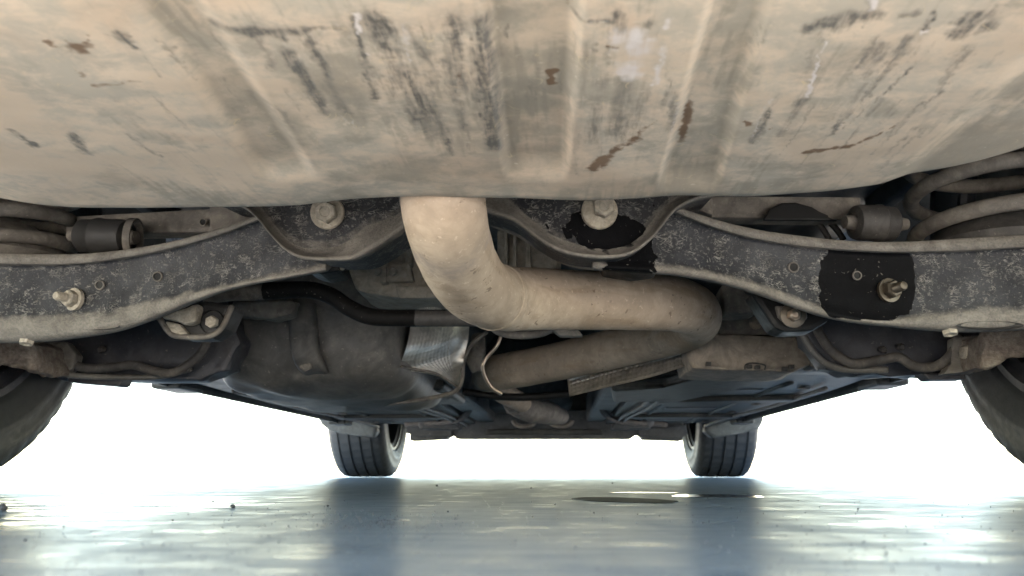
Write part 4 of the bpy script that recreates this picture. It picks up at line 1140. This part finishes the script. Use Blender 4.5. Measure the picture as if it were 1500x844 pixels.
for s, par in ((-1, pl), (1, pr_)):
    for q in (0.34, 0.52):
        rib([(s * q, 1.75), (s * q, 3.15)], 0.196, 0.006, par, M['belly'])
    panel('cross_rail', [(s * 0.62, 2.05), (s * 0.28, 2.12), (s * 0.28, 2.20), (s * 0.62, 2.13)], 0.184, 0.014, M['belly'], par, 0.004)
    panel('cross_rail', [(s * 0.62, 2.72), (s * 0.28, 2.72), (s * 0.28, 2.80), (s * 0.62, 2.80)], 0.184, 0.014, M['belly'], par, 0.004)
    for yy in (1.9, 2.45, 3.0):
        panel('panel_recess', [(s * 0.36, yy), (s * 0.50, yy), (s * 0.50, yy + 0.10), (s * 0.36, yy + 0.10)], 0.1935, 0.004, M['floor_pan'], par, 0.002)
    # chassis rail beside the tunnel
    panel('chassis_rail', [(s * 0.24, 1.85), (s * 0.17, 1.85), (s * 0.17, 3.35), (s * 0.24, 3.35)], 0.205, 0.10, M['floor_pan'], CAR, 0.012)
    # sill: pinch-weld flange and skirt
    sl = panel('sill', [(s * 0.70, 1.52), (s * 0.735, 1.50), (s * 0.735, 3.30), (s * 0.70, 3.26)], 0.214, 0.14, M['belly'], CAR, 0.015)
    panel('pinch_weld', [(s * 0.684, 1.62), (s * 0.690, 1.62), (s * 0.690, 3.2), (s * 0.684, 3.2)], 0.186, 0.05, M['belly'], sl, 0.001)
    panel('jacking_point', [(s * 0.66, 1.68), (s * 0.72, 1.68), (s * 0.72, 1.80), (s * 0.66, 1.80)], 0.182, 0.03, M['belly'], sl, 0.006)
    panel('jacking_point', [(s * 0.66, 3.02), (s * 0.72, 3.02), (s * 0.72, 3.14), (s * 0.66, 3.14)], 0.182, 0.03, M['belly'], sl, 0.006)
    box('mounting_foot', (s * 0.50 - 0.05, 1.46, 0.19), (s * 0.50 + 0.05, 1.58, 0.26), M['belly'], CAR, 0.012)
# step on the right, below the canister: drop panel
panel('tank_shield_panel', [(0.17, 1.72), (0.27, 1.66), (0.31, 1.44), (0.44, 1.42), (0.42, 1.62), (0.34, 2.0), (0.19, 2.0)], 0.176, 0.02, M['belly'], CAR, 0.008)
panel('tank_shield_panel', [(-0.14, 1.62), (-0.50, 1.60), (-0.46, 1.95), (-0.14, 2.0)], 0.172, 0.02, M['belly'], CAR, 0.008)
tube('tunnel_brace', [P(678, 574, 1.72), P(720, 580, 1.72), P(759, 582, 1.72), P(800, 580, 1.72), P(834, 577, 1.72)], 0.0075, M['black'], n=40)
ft = slab('downpipe_box', [(735, 580), (760, 578), (760, 600), (745, 604), (737, 597)], 2.4, 0.08, M['grey_metal'], CAR, 0.012)
tube('catalyst', [P(752, 592, 2.5), P(775, 600, 2.6), P(800, 604, 2.7), P(822, 610, 2.85)], [0.030, 0.036, 0.036, 0.026], M['grey_metal'], n=40, seg=24)
for px in (768, 822):
    tube('flange_ring', [P(px + 16 * math.cos(a), 616 + 9 * math.sin(a), 2.9) for a in np.linspace(0, math.pi, 12)], 0.007, M['grey_metal'], n=30)

for s in (-1, 1):
    for q, zz in ((0.27, 0.188), (0.29, 0.186), (0.60, 0.187)):
        tube('fluid_line', [(s * q, 1.8, zz), (s * (q + 0.01), 2.3, zz), (s * (q - 0.008), 2.8, zz), (s * q, 3.3, zz)], 0.0045, M['tank'], pl if s < 0 else pr_, seg=8, n=30)
    for yy in (1.85, 2.3, 2.62, 3.1):
        for q in (0.31, 0.57):
            lathe('panel_clip', [(-0.004, 0.0), (-0.004, 0.012), (0.0, 0.013), (0.002, 0.0)], (s * q, yy, 0.194), (0, 0, 1), M['grey_metal'], pl if s < 0 else pr_, seg=12)
    slab('bracket_plate', [(785 + s * 120, 600), (785 + s * 175, 606), (785 + s * 170, 628), (785 + s * 110, 630)], 3.1, 0.06, M['floor_pan'], CAR, 0.01, rough=0.006)
    tube('wiring_loom', [P(785 + s * 90, 585, 2.6), P(785 + s * 105, 610, 2.8), P(785 + s * 130, 618, 3.0), P(785 + s * 190, 622, 3.2)], 0.010, M['hose'], CAR, seg=10, n=30)
box('gearbox', (-0.30, 3.05, 0.24), (0.12, 3.45, 0.5), M['floor_pan'], CAR, 0.04)
# front subframe, engine bay bulkhead, splash shield
fs_ = slab('front_subframe', [(600, 600), (600, 646), (655, 643), (657, 634), (662, 634), (668, 643), (925, 643), (932, 635), (939, 635), (941, 644), (1000, 646), (1000, 600)], 3.40, 0.10, M['floor_pan'], CAR, 0.006)
slab('splash_shield', [(714, 629), (880, 629), (884, 637), (710, 637)], 3.36, 0.02, M['belly'], fs_, 0.004)
box('engine_sump', (-0.40, 3.50, 0.20), (0.40, 4.2, 0.60), M['floor_pan'], CAR, 0.03)
slab('front_arm', [(596, 622), (662, 628), (662, 640), (610, 640), (594, 634)], 3.38, 0.06, M['floor_pan'], CAR, 0.006)
slab('front_arm', [(934, 628), (1004, 622), (1008, 636), (998, 642), (936, 640)], 3.38, 0.06, M['floor_pan'], CAR, 0.006)
slab('wheel_spat', [(462, 606), (505, 612), (550, 622), (552, 632), (546, 641), (520, 638), (484, 632), (470, 622)], 3.30, 0.07, M['spat'], CAR, 0.012)
slab('wheel_spat', [(1120, 607), (1080, 614), (1034, 623), (1032, 632), (1044, 642), (1080, 636), (1112, 629), (1118, 618)], 3.28, 0.07, M['spat'], CAR, 0.012)

# ------------------------------------------------------------------ floor films, crumbs and grit
patch('puddle', *PZ(1052, 727, 0)[:2], 0.050, 0.06, M['water'], seed=2, z=0.0004)
patch('puddle', *PZ(945, 722, 0)[:2], 0.036, 0.010, M['water'], seed=5, rag=0.6, z=0.0004)
patch('oil_patch', *PZ(912, 733, 0)[:2], 0.036, 0.085, M['oil'], seed=20, rag=0.12, rot=0.35)  # dark matte lens lying on the floor

M['stone'] = plain('dark_grit', (0.045, 0.042, 0.04), 0.8, scale=300, var=0.4)
def stone_mesh(r, seed):
    bm = bmesh.new()
    bmesh.ops.create_icosphere(bm, subdivisions=2, radius=r)
    for v in bm.verts:
        v.co *= 1 + 0.45 * mn.noise(v.co / r * 1.3 + Vector((seed, 0, 0)))
        v.co.z *= 0.75
    me = bpy.data.meshes.new('crumb'); bm.to_mesh(me); bm.free()
    me.materials.append(M['stone'])
    return me
def crumb(px, py, w, label, grp=None, shape=0):
    g_ = PZ(px, py, 0.0)
    r = w / 2 * g_[1] / F
    o = bpy.data.objects.new('crumb', stone_mesh(r, px * 0.37))
    COL.objects.link(o)
    o.location = (g_[0], g_[1], r * 0.5 + 0.0004)
    o.rotation_euler = (0, 0, px)
    o['label'] = label; o['category'] = 'pebble'
    if grp: o['group'] = grp
    return o
crumb(341, 744, 7, 'dark crumb of dirt on the white wet streaks left of the front tyre reflection', 'dark crumbs on the floor')
crumb(3, 748, 14, 'dark stone cut off by the left edge of the photo', 'dark crumbs on the floor')
crumb(36, 794, 5, 'dark crumb on the grey floor in the lower left corner', 'dark crumbs on the floor')
crumb(640, 713, 4, 'small dark crumb on the floor just right of the left front tyre', 'dark crumbs on the floor')
crumb(480, 743, 4, 'dark crumb at the left rim of the left front tyre reflection', 'dark crumbs on the floor')
crumb(1299, 813, 4, 'dark crumb on the bright floor right of the right tyre reflection', 'dark crumbs on the floor')
same = 'tiny dark crumb scattered on the smooth wet floor'
for px, py, w in ((93, 774, 3), (253, 764, 3), (312, 737, 3), (392, 746, 2.5), (422, 773, 3), (656, 751, 3.2), (870, 753, 3), (813, 740, 2.5), (934, 755, 2.5), (778, 716, 2.5), (897, 709, 2.5), (1257, 747, 3), (1266, 796, 2.5),
                  (1297, 817, 3.5), (1246, 829, 2.5), (1355, 799, 3), (1374, 835, 3), (1434, 829, 3), (1484, 780, 2.5), (771, 787, 2.5), (843, 803, 2.5), (1370, 774, 2), (1410, 760, 2), (780, 759, 3), (1315, 828, 2.5)):
    crumb(px, py, w, same, 'dark crumbs on the floor')
# finer grit, past counting
gvx, gfx = [], []
for k in range(900):
    px, py = rnd.uniform(-100, 1600), 700 + 150 * rnd.random() ** 0.8
    if rnd.random() < 0.35: px, py = rnd.gauss(560, 70), rnd.gauss(768, 10)
    g_ = PZ(px, max(703, py), 0)
    r = min(rnd.uniform(0.00012, 0.00045), 0.7 * g_[1] / F)
    b0 = len(gvx)
    a0 = rnd.random() * 6
    for t in range(4):
        gvx.append((g_[0] + r * math.cos(a0 + t * 1.571), g_[1] + r * math.sin(a0 + t * 1.571), 0.0011))
    gvx.append((g_[0], g_[1], 0.0011 + r * 1.5)); gvx.append((g_[0], g_[1], 0.0002))
    for t in range(4):
        gfx.append((b0 + t, b0 + (t + 1) % 4, b0 + 4)); gfx.append((b0 + (t + 1) % 4, b0 + t, b0 + 5))
gr = mesh('grit', gvx, gfx, M['stone'], None, smooth=False)
gr['kind'] = 'stuff'
